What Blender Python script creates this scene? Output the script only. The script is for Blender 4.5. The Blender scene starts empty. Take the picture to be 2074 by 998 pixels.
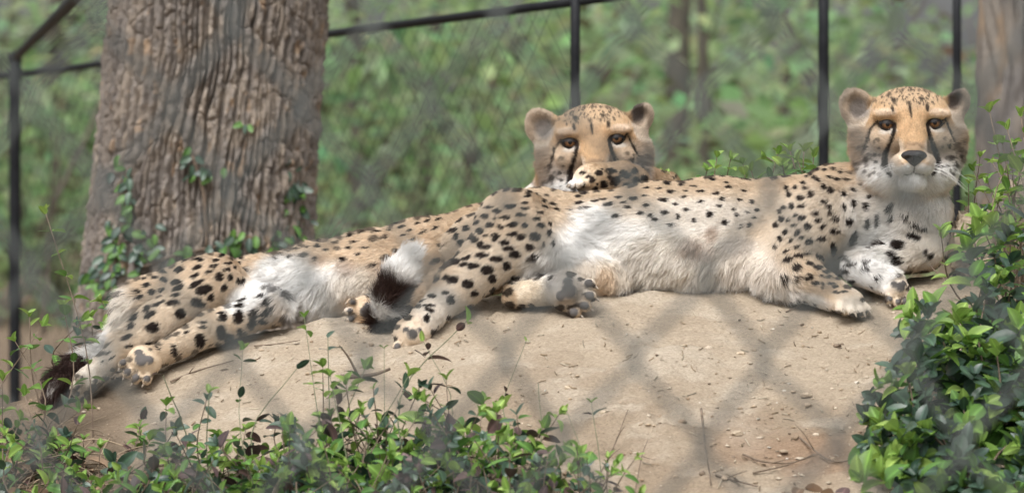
import bpy, math, random
import numpy as np
from mathutils import Vector, Matrix
from mathutils.bvhtree import BVHTree

# ------------------------------------------------------------------ camera, sky, sun, exposure
SC = bpy.context.scene
COL = SC.collection
CAM_Z = 1.10          # camera height over the lowest ground
D = 8.0               # focus distance: the two cats
S = 1200.0            # photo pixels per metre at that distance
cam_d = bpy.data.cameras.new('camera')
cam = bpy.data.objects.new('camera', cam_d)
COL.objects.link(cam)
cam.location = (0, 0, CAM_Z)
cam.rotation_euler = (math.radians(90), 0, 0)
cam_d.sensor_width = 36.0
cam_d.lens = 36.0 * D / (2074 / S)
cam_d.clip_start = 0.05
cam_d.clip_end = 600
cam_d.dof.use_dof = True
cam_d.dof.focus_distance = D - 0.06
cam_d.dof.aperture_fstop = cam_d.lens / 25.0
SC.camera = cam

world = bpy.data.worlds.new('World')
SC.world = world
world.use_nodes = True
wn = world.node_tree
wn.nodes.clear()
sky = wn.nodes.new('ShaderNodeTexSky')
sky.sky_type = 'NISHITA'
sky.sun_disc = False
SUN_EL, SUN_AZ = math.radians(58), math.radians(205)
sky.sun_elevation = SUN_EL
sky.sun_rotation = SUN_AZ
sky.air_density = 1.0
sky.dust_density = 6.0
sky.ozone_density = 1.0
hs = wn.nodes.new('ShaderNodeHueSaturation')      # an overcast, nearly white sky
hs.inputs['Saturation'].default_value = 0.12
bg = wn.nodes.new('ShaderNodeBackground')
bg.inputs['Strength'].default_value = 0.15
wo = wn.nodes.new('ShaderNodeOutputWorld')
wn.links.new(sky.outputs[0], hs.inputs['Color'])
wn.links.new(hs.outputs[0], bg.inputs['Color'])
wn.links.new(bg.outputs[0], wo.inputs['Surface'])

sun_d = bpy.data.lights.new('sun', 'SUN')
sun_d.energy = 1.0
sun_d.angle = math.radians(40)
sun_d.color = (1.0, 0.98, 0.955)
sun = bpy.data.objects.new('sun', sun_d)
COL.objects.link(sun)
sdir = Vector((math.sin(SUN_AZ) * math.cos(SUN_EL), math.cos(SUN_AZ) * math.cos(SUN_EL), math.sin(SUN_EL)))
sun.rotation_euler = sdir.to_track_quat('Z', 'Y').to_euler()
sun.location = (0, 0, 30)

SC.view_settings.view_transform = 'Standard'
SC.view_settings.look = 'None'
SC.view_settings.exposure = 0.48
SC.view_settings.gamma = 1.0
SC.view_settings.use_curve_mapping = False
SC.render.engine = 'CYCLES'
SC.cycles.use_denoising = True
SC.cycles.max_bounces = 7
SC.cycles.transparent_max_bounces = 8
SC.cycles_curves.shape = 'RIBBONS'

# ------------------------------------------------------------------ helpers
R = np.random.RandomState(7)
random.seed(11)


def W(px, py, d=0.0):
    """A place measured on the photograph, at d metres behind (+) or before (-) the cats."""
    k = (D + d) / D / S
    return np.array([(px - 1037) * k, D + d, CAM_Z + (499 - py) * k])


_T = np.random.RandomState(3).rand(64, 64, 64).astype(np.float32)


def vnoise(p):
    p = np.asarray(p, np.float32)
    i = np.floor(p).astype(np.int32)
    f = p - i
    f = f * f * (3 - 2 * f)
    i &= 63
    j = (i + 1) & 63
    x0, y0, z0 = i[..., 0], i[..., 1], i[..., 2]
    x1, y1, z1 = j[..., 0], j[..., 1], j[..., 2]
    fx, fy, fz = f[..., 0], f[..., 1], f[..., 2]
    a = _T[x0, y0, z0] * (1 - fx) + _T[x1, y0, z0] * fx
    b = _T[x0, y1, z0] * (1 - fx) + _T[x1, y1, z0] * fx
    c = _T[x0, y0, z1] * (1 - fx) + _T[x1, y0, z1] * fx
    e = _T[x0, y1, z1] * (1 - fx) + _T[x1, y1, z1] * fx
    a = a * (1 - fy) + b * fy
    c = c * (1 - fy) + e * fy
    return (a * (1 - fz) + c * fz) * 2 - 1


def fbm(p, o=4):
    p = np.asarray(p, np.float32)
    r = 0
    a = 1.0
    t = 0
    for k in range(o):
        r = r + a * vnoise(p * (2.03 ** k) + 17.3 * k)
        t += a
        a *= 0.5
    return r / t


def sstep(a, b, x):
    t = np.clip((x - a) / (b - a), 0, 1)
    return t * t * (3 - 2 * t)


def tag(o, label=None, cat=None, group=None, kind=None):
    if label: o['label'] = label
    if cat: o['category'] = cat
    if group: o['group'] = group
    if kind: o['kind'] = kind
    return o


def empty(name, loc, label=None, cat=None, group=None):
    o = bpy.data.objects.new(name, None)
    o.empty_display_size = 0.05
    COL.objects.link(o)
    o.location = loc
    return tag(o, label, cat, group)


def link(name, me, parent=None, mats=()):
    o = bpy.data.objects.new(name, me)
    COL.objects.link(o)
    if parent is not None:
        o.parent = parent
        o.matrix_parent_inverse = Matrix.Translation(parent.location).inverted()
    if isinstance(me, bpy.types.Mesh) and mats:
        for m in mats: me.materials.append(m)
    return o


def mesh_np(name, V, F, smooth=True, col=None, mat=None):
    """Mesh from vertex array and faces (one array, or a list of arrays of equal-sided faces)."""
    V = np.asarray(V, np.float32)
    me = bpy.data.meshes.new(name)
    Fs = F if isinstance(F, list) else [F]
    Fs = [np.asarray(f, np.int32) for f in Fs if len(f)]
    me.vertices.add(len(V))
    me.vertices.foreach_set('co', V.ravel())
    nl = sum(f.size for f in Fs)
    nf = sum(len(f) for f in Fs)
    me.loops.add(nl)
    me.loops.foreach_set('vertex_index', np.concatenate([f.ravel() for f in Fs]))
    me.polygons.add(nf)
    tot = np.concatenate([np.full(len(f), f.shape[1], np.int32) for f in Fs])
    st = np.concatenate([[0], np.cumsum(tot)[:-1]]).astype(np.int32)
    me.polygons.foreach_set('loop_start', st)
    me.update(calc_edges=True)
    me.polygons.foreach_set('use_smooth', np.full(nf, smooth))
    if col is not None:
        a = me.color_attributes.new('Col', 'FLOAT_COLOR', 'POINT')
        c = np.ones((len(V), 4), np.float32)
        c[:, :3] = col
        a.data.foreach_set('color', c.ravel())
    if mat is not None: me.materials.append(mat)
    return me


def tube(path, rad, n=6, cap=True):
    """Tube along a polyline; returns V, quads, and end fans as quads of degenerate-free triangles."""
    P = np.asarray(path, float)
    m = len(P)
    rad = np.broadcast_to(np.asarray(rad, float), (m,))
    T = np.gradient(P, axis=0)
    T /= np.linalg.norm(T, axis=1)[:, None] + 1e-12
    a = np.array([0.31, 0.17, 0.93]) if abs(T[0][2]) < 0.8 else np.array([1.0, 0.1, 0.05])
    V = []
    N = np.cross(T[0], a); N /= np.linalg.norm(N)
    for i in range(m):
        N = N - T[i] * N.dot(T[i]); N /= np.linalg.norm(N) + 1e-12
        B = np.cross(T[i], N)
        th = np.arange(n) * 2 * math.pi / n
        V.append(P[i] + rad[i] * (np.cos(th)[:, None] * N + np.sin(th)[:, None] * B))
    V = np.concatenate(V)
    i, j = np.meshgrid(np.arange(m - 1), np.arange(n), indexing='ij')
    i = i.ravel(); j = j.ravel(); k = (j + 1) % n
    Q = np.stack([i * n + j, i * n + k, (i + 1) * n + k, (i + 1) * n + j], 1)
    T3 = np.zeros((0, 3), int)
    if cap:
        f = np.arange(1, n - 1)
        b = (m - 1) * n
        T3 = np.concatenate([np.stack([0 * f, f + 1, f], 1), np.stack([b + 0 * f, b + f, b + f + 1], 1)])
    return V, Q, T3


class MB:
    def __init__(s): s.V = []; s.Q = []; s.T = []; s.n = 0; s.C = []
    def add(s, V, Q=None, T=None, c=None):
        s.V.append(V)
        if Q is not None and len(Q): s.Q.append(np.asarray(Q) + s.n)
        if T is not None and len(T): s.T.append(np.asarray(T) + s.n)
        if c is not None: s.C.append(np.broadcast_to(np.asarray(c, np.float32), (len(V), 3)))
        s.n += len(V)
        return s
    def tube(s, path, rad, n=6, c=None):
        return s.add(*tube(path, rad, n), c=c)
    def mesh(s, name, mat=None, smooth=True):
        F = []
        if s.Q: F.append(np.concatenate(s.Q))
        if s.T: F.append(np.concatenate(s.T))
        return mesh_np(name, np.concatenate(s.V), F, smooth, np.concatenate(s.C) if s.C else None, mat)


def spline(pts, n):
    """Catmull-Rom through pts."""
    P = np.asarray(pts, float)
    m = len(P)
    E = np.vstack([2 * P[0] - P[1], P, 2 * P[-1] - P[-2]])
    out = []
    for t in np.linspace(0, m - 1, n):
        i = min(int(t), m - 2); f = t - i
        a, b, c, e = E[i], E[i + 1], E[i + 2], E[i + 3]
        out.append(0.5 * ((2 * b) + (c - a) * f + (2 * a - 5 * b + 4 * c - e) * f * f + (3 * b - a - 3 * c + e) * f ** 3))
    return np.array(out)


# ------------------------------------------------------------------ materials
def mat(name):
    m = bpy.data.materials.new(name)
    m.use_nodes = True
    nt = m.node_tree
    b = nt.nodes['Principled BSDF']
    return m, nt, b


def N_(nt, typ, **kw):
    n = nt.nodes.new(typ)
    for k, v in kw.items():
        if k.startswith('i_'): n.inputs[k[2:].replace('_', ' ')].default_value = v
        else: setattr(n, k, v)
    return n


def ramp(nt, src, stops):
    r = nt.nodes.new('ShaderNodeValToRGB')
    e = r.color_ramp.elements
    while len(e) > 1: e.remove(e[-1])
    e[0].position = stops[0][0]; e[0].color = (*stops[0][1], 1)
    for p, c in stops[1:]:
        q = e.new(p); q.color = (*c, 1)
    nt.links.new(src, r.inputs[0])
    return r


def simple_mat(name, stops, scale=20, rough=0.8, bump=0.0, bscale=80, spec=0.3, detail=6):
    m, nt, b = mat(name)
    tc = N_(nt, 'ShaderNodeTexCoord')
    no = N_(nt, 'ShaderNodeTexNoise', i_Scale=scale, i_Detail=detail, i_Roughness=0.65)
    nt.links.new(tc.outputs['Object'], no.inputs['Vector'])
    r = ramp(nt, no.outputs['Fac'], stops)
    nt.links.new(r.outputs[0], b.inputs['Base Color'])
    b.inputs['Roughness'].default_value = rough
    b.inputs['Specular IOR Level'].default_value = spec
    if bump:
        n2 = N_(nt, 'ShaderNodeTexNoise', i_Scale=bscale, i_Detail=5.0)
        nt.links.new(tc.outputs['Object'], n2.inputs['Vector'])
        bp = N_(nt, 'ShaderNodeBump', i_Strength=bump, i_Distance=0.01)
        nt.links.new(n2.outputs['Fac'], bp.inputs['Height'])
        nt.links.new(bp.outputs[0], b.inputs['Normal'])
    return m


def attr_mat(name, rough=0.8, spec=0.2, nscale=60, namp=0.25, bump=0.0, transl=0.0):
    """Colour from the mesh's own colour attribute, broken up by noise."""
    m, nt, b = mat(name)
    at = N_(nt, 'ShaderNodeAttribute', attribute_name='Col')
    tc = N_(nt, 'ShaderNodeTexCoord')
    no = N_(nt, 'ShaderNodeTexNoise', i_Scale=nscale, i_Detail=5.0)
    nt.links.new(tc.outputs['Object'], no.inputs['Vector'])
    mr = N_(nt, 'ShaderNodeMapRange')
    mr.inputs['To Min'].default_value = 1 - namp
    mr.inputs['To Max'].default_value = 1 + namp
    nt.links.new(no.outputs['Fac'], mr.inputs['Value'])
    mx = N_(nt, 'ShaderNodeVectorMath', operation='MULTIPLY')
    nt.links.new(at.outputs['Color'], mx.inputs[0])
    nt.links.new(mr.outputs[0], mx.inputs[1])
    nt.links.new(mx.outputs[0], b.inputs['Base Color'])
    b.inputs['Roughness'].default_value = rough
    b.inputs['Specular IOR Level'].default_value = spec
    if bump:
        bp = N_(nt, 'ShaderNodeBump', i_Strength=bump, i_Distance=0.004)
        nt.links.new(no.outputs['Fac'], bp.inputs['Height'])
        nt.links.new(bp.outputs[0], b.inputs['Normal'])
    if transl:
        tr = N_(nt, 'ShaderNodeBsdfTranslucent')
        nt.links.new(mx.outputs[0], tr.inputs['Color'])
        ms = N_(nt, 'ShaderNodeMixShader')
        ms.inputs[0].default_value = transl
        nt.links.new(b.outputs[0], ms.inputs[1])
        nt.links.new(tr.outputs[0], ms.inputs[2])
        nt.links.new(ms.outputs[0], nt.nodes['Material Output'].inputs['Surface'])
    return m

# ------------------------------------------------------------------ ground: one sheet, a bare earth mound in the middle
_cx = np.array([-900, -300, 80, 280, 450, 600, 800, 1000, 1250, 1450, 1700, 1900, 2074, 2500, 3200], float)
_cy = np.array([1150, 960, 800, 742, 692, 655, 632, 604, 578, 574, 583, 556, 580, 720, 960], float)
_cX = (_cx - 1037) / S
_cZ = CAM_Z + (499 - _cy) / S


def ground_z(X, Y, fine=True):
    X = np.asarray(X, float); Y = np.asarray(Y, float)
    d = Y - D
    zc = np.interp(X, _cX, _cZ)
    zc = (zc + np.interp(X - 0.05, _cX, _cZ) + np.interp(X + 0.05, _cX, _cZ)) / 3
    front = np.where(d < 0, 0.30 * d - 0.07 * np.clip(-d, 0, 1.6) ** 1.6, 0)
    back = np.where(d > 0.0, -0.10 * d - 0.22 * np.clip(d - 0.12, 0, 9) ** 1.15, 0)
    z = zc + front + back
    base_back = 0.50 + 0.03 * np.sin(X * 0.8) + 0.02 * np.clip(Y - 12, 0, 60)
    base_front = 0.02 + 0 * X
    base = np.where(d > 0, base_back, base_front)
    k = 0.12
    h = np.clip(0.5 + 0.5 * (z - base) / k, 0, 1)
    z = base * (1 - h) + z * h + k * h * (1 - h)
    p = np.stack([X, Y, 0 * X], -1)
    z = z + 0.018 * fbm(p * 2.3, 3)
    if fine:
        near = np.exp(-((np.abs(d + 0.5)) / 1.6) ** 4)
        z = z + near * (0.015 * fbm(p * np.array([8, 15, 1]), 4) + 0.0056 * fbm(p * np.array([38, 70, 1]) + 5, 4) - 0.004 * sstep(0.09, 0.0, np.abs(fbm(p * np.array([13, 26, 1]) + 2, 3))))
        rough = sstep(0.0, 0.35, fbm(p * 3.1 + 9, 2)) * near
        z = z + rough * 0.013 * np.abs(fbm(p * 38 + 3, 3))
    return z


def axis(lo, hi, fine_lo, fine_hi, step, grow=1.16):
    a = list(np.arange(fine_lo, fine_hi, step))
    s = step
    x = a[-1]
    while x < hi:
        s *= grow; x += s; a.append(x)
    s = step; x = a[0]
    while x > lo:
        s *= grow; x -= s; a.insert(0, x)
    return np.array(a)


gx = axis(-160, 160, -1.05, 1.05, 0.0052)
gy = axis(-20, 320, 6.75, 8.45, 0.0052)
GX, GY = np.meshgrid(gx, gy, indexing='ij')
GZ = ground_z(GX, GY)
nx, ny = GX.shape
i, j = np.meshgrid(np.arange(nx - 1), np.arange(ny - 1), indexing='ij')
Q = np.stack([i * ny + j, (i + 1) * ny + j, (i + 1) * ny + j + 1, i * ny + j + 1], -1).reshape(-1, 4)
GP = np.stack([GX, GY, GZ], -1).reshape(-1, 3)
pp = GP * np.array([1, 1, 0])
dirt = np.array([0.42, 0.345, 0.262]); dirt2 = np.array([0.325, 0.257, 0.188]); pale = np.array([0.515, 0.445, 0.36]); soil = np.array([0.19, 0.145, 0.105])
t1 = sstep(-0.25, 0.45, fbm(pp * 4.2 + 1, 4))[:, None]
t2 = sstep(-0.1, 0.5, fbm(pp * np.array([14, 22, 1]) + 8, 4))[:, None]
gc = dirt * (1 - t1) + dirt2 * t1
gc = gc * (1 - 0.6 * t2) + pale * 0.6 * t2
# away from the trodden crown of the mound the earth is dark leafy soil
mx_ = (GP[:, 0] - 0.2) / 1.0; my_ = (GP[:, 1] - 7.75) / 1.05
edge = np.sqrt(mx_ ** 2 + my_ ** 2) + 0.18 * fbm(pp * 5, 3) + 0.25 * sstep(-0.42, -0.85, GP[:, 0])
w = sstep(0.88, 1.12, edge)[:, None]
gc = gc * (1 - w) + soil * (1 + 0.4 * fbm(pp * 20, 3)[:, None]) * w
# damp browner patch at the foot of the mound
w = (np.exp(-(((GP[:, 0] - 0.47) / 0.2) ** 2 + ((GP[:, 1] - 7.28) / 0.13) ** 2)) * sstep(-0.5, 0.3, fbm(pp * 16, 3)))[:, None] * 0.75
gc = gc * (1 - w) + np.array([0.27, 0.175, 0.115]) * w
ground_me = mesh_np('ground', GP, Q, True, gc)
m_ground, nt, b = mat('bare_earth')
at = N_(nt, 'ShaderNodeAttribute', attribute_name='Col')
tc = N_(nt, 'ShaderNodeTexCoord')
n1 = N_(nt, 'ShaderNodeTexNoise', i_Scale=180.0, i_Detail=6.0, i_Roughness=0.75)
n2 = N_(nt, 'ShaderNodeTexNoise', i_Scale=650.0, i_Detail=3.0)
mp = N_(nt, 'ShaderNodeMapping'); mp.inputs['Scale'].default_value = (1, 1.8, 1)
nt.links.new(tc.outputs['Object'], mp.inputs[0])
for n in (n1, n2): nt.links.new(mp.outputs[0], n.inputs['Vector'])
r = ramp(nt, n1.outputs['Fac'], [(0.28, (0.52, 0.48, 0.44)), (0.44, (0.92, 0.91, 0.89)), (0.7, (1.3, 1.3, 1.29))])
mx = N_(nt, 'ShaderNodeVectorMath', operation='MULTIPLY')
nt.links.new(at.outputs['Color'], mx.inputs[0]); nt.links.new(r.outputs[0], mx.inputs[1])
nt.links.new(mx.outputs[0], b.inputs['Base Color'])
b.inputs['Roughness'].default_value = 0.95; b.inputs['Specular IOR Level'].default_value = 0.1
ad = N_(nt, 'ShaderNodeMath', operation='ADD')
nt.links.new(n1.outputs['Fac'], ad.inputs[0]); nt.links.new(n2.outputs['Fac'], ad.inputs[1])
bp = N_(nt, 'ShaderNodeBump', i_Strength=0.8, i_Distance=0.003)
nt.links.new(ad.outputs[0], bp.inputs['Height']); nt.links.new(bp.outputs[0], b.inputs['Normal'])
ground = link('ground', ground_me, None, (m_ground,))
tag(ground, 'bare sandy earth mound worn smooth under the resting cats', kind='structure')

# pebbles and clods, far too many to count
def ico():
    t = (1 + 5 ** 0.5) / 2
    V = np.array([(-1, t, 0), (1, t, 0), (-1, -t, 0), (1, -t, 0), (0, -1, t), (0, 1, t), (0, -1, -t), (0, 1, -t), (t, 0, -1), (t, 0, 1), (-t, 0, -1), (-t, 0, 1)], float)
    V /= np.linalg.norm(V[0])
    F = np.array([(0, 11, 5), (0, 5, 1), (0, 1, 7), (0, 7, 10), (0, 10, 11), (1, 5, 9), (5, 11, 4), (11, 10, 2), (10, 7, 6), (7, 1, 8), (3, 9, 4), (3, 4, 2), (3, 2, 6), (3, 6, 8), (3, 8, 9), (4, 9, 5), (2, 4, 11), (6, 2, 10), (8, 6, 7), (9, 8, 1)])
    return V, F
IV, IF = ico()
peb = MB()
n = 0
while n < 3000:
    x = R.uniform(-0.95, 1.0); y = R.uniform(6.9, 8.0)
    dens = 0.2 + 0.5 * sstep(-0.1, 0.4, float(fbm(np.array([x * 5, y * 5, 2.0]), 2))) + 0.8 * math.exp(-((x - 0.45) / 0.25) ** 2 - ((y - 7.3) / 0.2) ** 2)
    if R.rand() > dens: continue
    clod = math.exp(-((x - 0.42) / 0.22) ** 2 - ((y - 7.28) / 0.18) ** 2)
    s = 0.0007 + 0.0028 * R.rand() ** 4 + (0.004 * R.rand() if R.rand() < 0.02 + 0.10 * clod else 0)
    v = IV * s * (1 + 0.35 * R.randn(12, 1)) * np.array([1.2, 1.2, 0.7]) * R.uniform(0.7, 1.3, 3)
    a = R.uniform(0, 6.28); c_, s_ = math.cos(a), math.sin(a)
    v = v @ np.array([[c_, s_, 0], [-s_, c_, 0], [0, 0, 1]])
    z = float(ground_z(np.array(x), np.array(y)))
    g = [(0.46, 0.36, 0.26), (0.56, 0.47, 0.37), (0.34, 0.25, 0.17), (0.62, 0.56, 0.48), (0.2, 0.15, 0.11)][R.choice(5, p=[.36, .26, .2, .06, .12])]
    peb.add(v + np.array([x, y, z + s * 0.25]), T=IF, c=np.array(g) * R.uniform(0.8, 1.15))
    n += 1
m_peb = attr_mat('pebble', 0.9, 0.2, 300, 0.3, 0.4)
tag(link('gravel', peb.mesh('gravel', m_peb, True)), 'scattered grit and small clods on the bare earth', 'gravel', kind='stuff')

# ------------------------------------------------------------------ trees
def bark_trunk(name, parent, axis_pts, radii, nth, nz, depth, freq, mat_, squash=0.14, hue=(1, 1, 1)):
    """A trunk as one closed-round sheet whose ridges and fissures are real relief."""
    A = spline(axis_pts, nz)
    rr = np.interp(np.linspace(0, 1, nz), np.linspace(0, 1, len(radii)), radii)
    th = np.linspace(0, 2 * math.pi, nth, endpoint=False)
    TH, I = np.meshgrid(th, np.arange(nz))
    r0 = rr[I]
    rm = float(np.mean(radii))
    cx, cy = np.cos(TH) * rm, np.sin(TH) * rm
    zz = A[I, 2]
    base = np.stack([cx, cy, zz * squash], -1)
    wrp = np.stack([fbm(base * freq * 0.35 + np.array([3, 1, 5]), 2), fbm(base * freq * 0.35 + np.array([9, 4, 2]), 2), 0 * zz], -1)
    nst = max(6, round(2 * math.pi * rm * freq / 1.2))        # two families of wandering furrows make long lozenges
    zq = np.stack([cx * 3.2, cy * 3.2, zz * 2.6], -1)
    zf = np.stack([cx * 12, cy * 12, zz * 8], -1)
    s1 = nst * TH / (2 * math.pi) + 1.5 * fbm(zq + 3, 3) + 0.5 * fbm(zf + 9, 2)
    s2 = nst * TH / (2 * math.pi) + 1.5 * fbm(zq + 23, 3) + 0.5 * fbm(zf + 41, 2) + 0.5
    g1 = np.abs((s1 % 1.0) - 0.5) * 2; g2 = np.abs((s2 % 1.0) - 0.5) * 2
    wid = 0.40 + 0.16 * fbm(zf * 0.6 + 5, 2)
    h = np.minimum(sstep(0.0, 1.0, g1 / wid), 0.25 + 0.75 * sstep(0.0, 1.0, g2 / wid))
    brk = sstep(0.10, 0.0, np.abs(fbm(np.stack([cx * 26, cy * 26, zz * 17], -1) + 70, 2)))
    h = h * (1 - 0.32 * brk)
    h = 1 - (1 - h) * np.clip(0.85 + 0.9 * fbm(np.stack([cx * 9, cy * 9, zz * 5], -1) + 55, 2), 0.3, 1.5)
    flake = fbm(np.stack([cx, cy, zz * 0.5], -1) * freq * 2.2 + 7, 3)
    fine = fbm(np.stack([cx, cy, zz * 0.22], -1) * freq * 4.5 + 11, 3)
    disp = depth * (h - 0.7) + depth * 0.30 * flake * h + depth * 0.28 * fine * h
    lump = fbm(base * 3.0 + 2, 2) * rm * 0.06
    flare = 0
    r = r0 + disp + lump + flare
    V = np.stack([A[I, 0] + np.cos(TH) * r, A[I, 1] + np.sin(TH) * r, zz], -1).reshape(-1, 3)
    i, j = np.meshgrid(np.arange(nz - 1), np.arange(nth), indexing='ij')
    k = (j + 1) % nth
    Q = np.stack([i * nth + j, i * nth + k, (i + 1) * nth + k, (i + 1) * nth + j], -1).reshape(-1, 4)
    grey = np.array([0.235, 0.195, 0.165]); tan = np.array([0.31, 0.245, 0.19]); rust = np.array([0.38, 0.26, 0.17]); dk = np.array([0.15, 0.125, 0.11])
    a = sstep(-0.3, 0.4, fbm(np.stack([cx, cy, zz * 0.35], -1) * freq * 1.3 + 40, 3))[..., None]
    c = grey * (1 - a) + tan * a
    a = (sstep(0.34, 0.55, fbm(np.stack([cx, cy, zz * 0.45], -1) * freq * 1.1 + 77, 3)))[..., None]
    c = c * (1 - a) + rust * a
    a = sstep(0.1, 0.5, fbm(base * 9 + 13, 3))[..., None] * 0.5
    c = c * (1 - a) + dk * a
    me = mesh_np(name, V, Q, True, c.reshape(-1, 3) * np.array(hue), mat_)
    return link(name, me, parent)


m_bark = attr_mat('tree_bark', 0.92, 0.15, 70, 0.35, 0.5)
YT = 10.5
kt = YT - D
g = lambda px, py: W(px, py, kt)
sc = YT / D / S
tree = empty('tree', (g(400, 900)[0], YT, 0.42), 'thick grey-brown tree trunk with deeply furrowed bark behind the reclining cat', 'tree')
pts = [g(388, 960), g(390, 760), g(394, 640), g(398, 520), g(406, 400), g(420, 250), g(432, 100), g(441, 0), g(452, -120), g(470, -330)]
for p in pts: p[1] = YT + 0.05
rad = [262, 250, 238, 226, 219, 214, 213, 212, 211, 208]
bark_trunk('trunk', tree, pts, [r * sc for r in rad], 760, 640, 0.029, 46.0, m_bark, 0.10, (0.93, 0.98, 1.02))
p0 = g(470, -330); p0[1] = YT + 0.05
bark_trunk('limb', tree, [p0 + np.array([0, 0, -0.12]), p0 + np.array([0.08, 0.05, 0.9]), p0 + np.array([0.35, 0.2, 2.3])], [0.225, 0.19, 0.12], 60, 50, 0.012, 20, m_bark)
bark_trunk('limb', tree, [p0 + np.array([-0.05, 0, 0.2]), p0 + np.array([-0.45, 0.1, 1.0]), p0 + np.array([-1.2, 0.3, 2.0])], [0.15, 0.11, 0.06], 40, 40, 0.010, 20, m_bark)

m_bark2 = attr_mat('grey_tree_bark', 0.92, 0.12, 40, 0.25, 0.4)
def far_tree(px, Y, wpx, lean, label, forks=(), nth=90, hue=(0.40, 0.45, 0.46)):
    s = Y / D / S
    gz = float(ground_z(np.array((px - 1037) * s), np.array(Y), False)) - 0.05
    x = (px - 1037) * s
    r = wpx / 2 * s
    t = empty('tree', (x, Y, gz), label, 'tree', 'trees of the wood beyond the fence')
    H = 7.0
    P = [np.array([x - lean * 0.1, Y, gz]), np.array([x, Y, gz + 1.2]), np.array([x + lean, Y, gz + 2.6]), np.array([x + lean * 2.2, Y + 0.1, gz + H])]
    bark_trunk('trunk', t, P, [r * 1.25, r * 1.02, r * 0.95, r * 0.8], nth, 160, 0.008 + r * 0.06, 22, m_bark2, 0.2, hue)
    for (fz, dx, ln, fr) in forks:
        b0 = np.array([x + lean * fz / 2.6, Y, gz + fz])
        bark_trunk('branch', t, [b0, b0 + np.array([dx * 0.45, 0.05, ln * 0.5]), b0 + np.array([dx, 0.1, ln])], [r * fr, r * fr * 0.8, r * fr * 0.5], 24, 30, 0.004, 22, m_bark2, 0.2, hue)
    return t
far_tree(2062, 11.6, 150, 0.02, 'smooth brown-grey trunk at the picture edge behind the head-up cat', nth=220, hue=(0.72, 0.80, 0.88))
far_tree(725, 27, 30, -0.06, 'slim dark trunk just beside the furrowed tree', ((1.1, -0.5, 1.2, 0.5),))
far_tree(868, 30, 20, 0.12, 'slim forked sapling trunk under the sloping fence rail', ((1.6, -0.7, 1.0, 0.6), (2.0, 0.5, 1.2, 0.5)))
far_tree(1372, 25, 44, 0.03, 'dark trunk rising between the two cat heads, nearer the lower head', ((1.7, 0.6, 1.2, 0.4),))
far_tree(1425, 24, 20, -0.03, 'thin dark trunk beside the broader one between the cat heads', ())
far_tree(1590, 30, 26, 0.35, 'leaning brown trunk just before the middle black fence post', ((1.3, -0.8, 1.6, 0.5),))
far_tree(1265, 44, 44, 0.0, 'broad pale trunk deep in the wood above the lower cat head', ())
far_tree(105, 31, 30, 0.05, 'grey trunk deep in the wood between corner post and furrowed tree', ((1.5, 0.5, 1.4, 0.4),))
far_tree(1000, 42, 34, -0.1, 'pale trunk deep in the wood below the sloping rail', ((1.4, 0.9, 1.6, 0.5),))

# ------------------------------------------------------------------ leaves of the wood: a mass nobody could count
def leaf_cards(P, size, elong=1.6, rng=R, flat=0.5):
    """Folded leaves: 6 vertices, 2 quads each, random attitude."""
    n = len(P)
    ax = rng.randn(n, 3); ax[:, 2] *= 0.5; ax /= np.linalg.norm(ax, axis=1)[:, None]
    up = rng.randn(n, 3) * flat + np.array([0, 0, 1]); up -= ax * (ax * up).sum(1)[:, None]; up /= np.linalg.norm(up, axis=1)[:, None]
    sd = np.cross(ax, up)
    size = np.broadcast_to(size, (n,))[:, None]
    L = size * elong / 2; w = size / 2
    fold = up * w * 0.35
    V = np.stack([P - ax * L, P - ax * L * 0.1 + sd * w + fold, P + ax * L, P - ax * L * 0.1 - sd * w + fold], 1)
    b = (np.arange(n) * 4)[:, None]
    T = np.concatenate([b + np.array([0, 1, 2]), b + np.array([0, 2, 3])])
    return V.reshape(-1, 3), T

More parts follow.
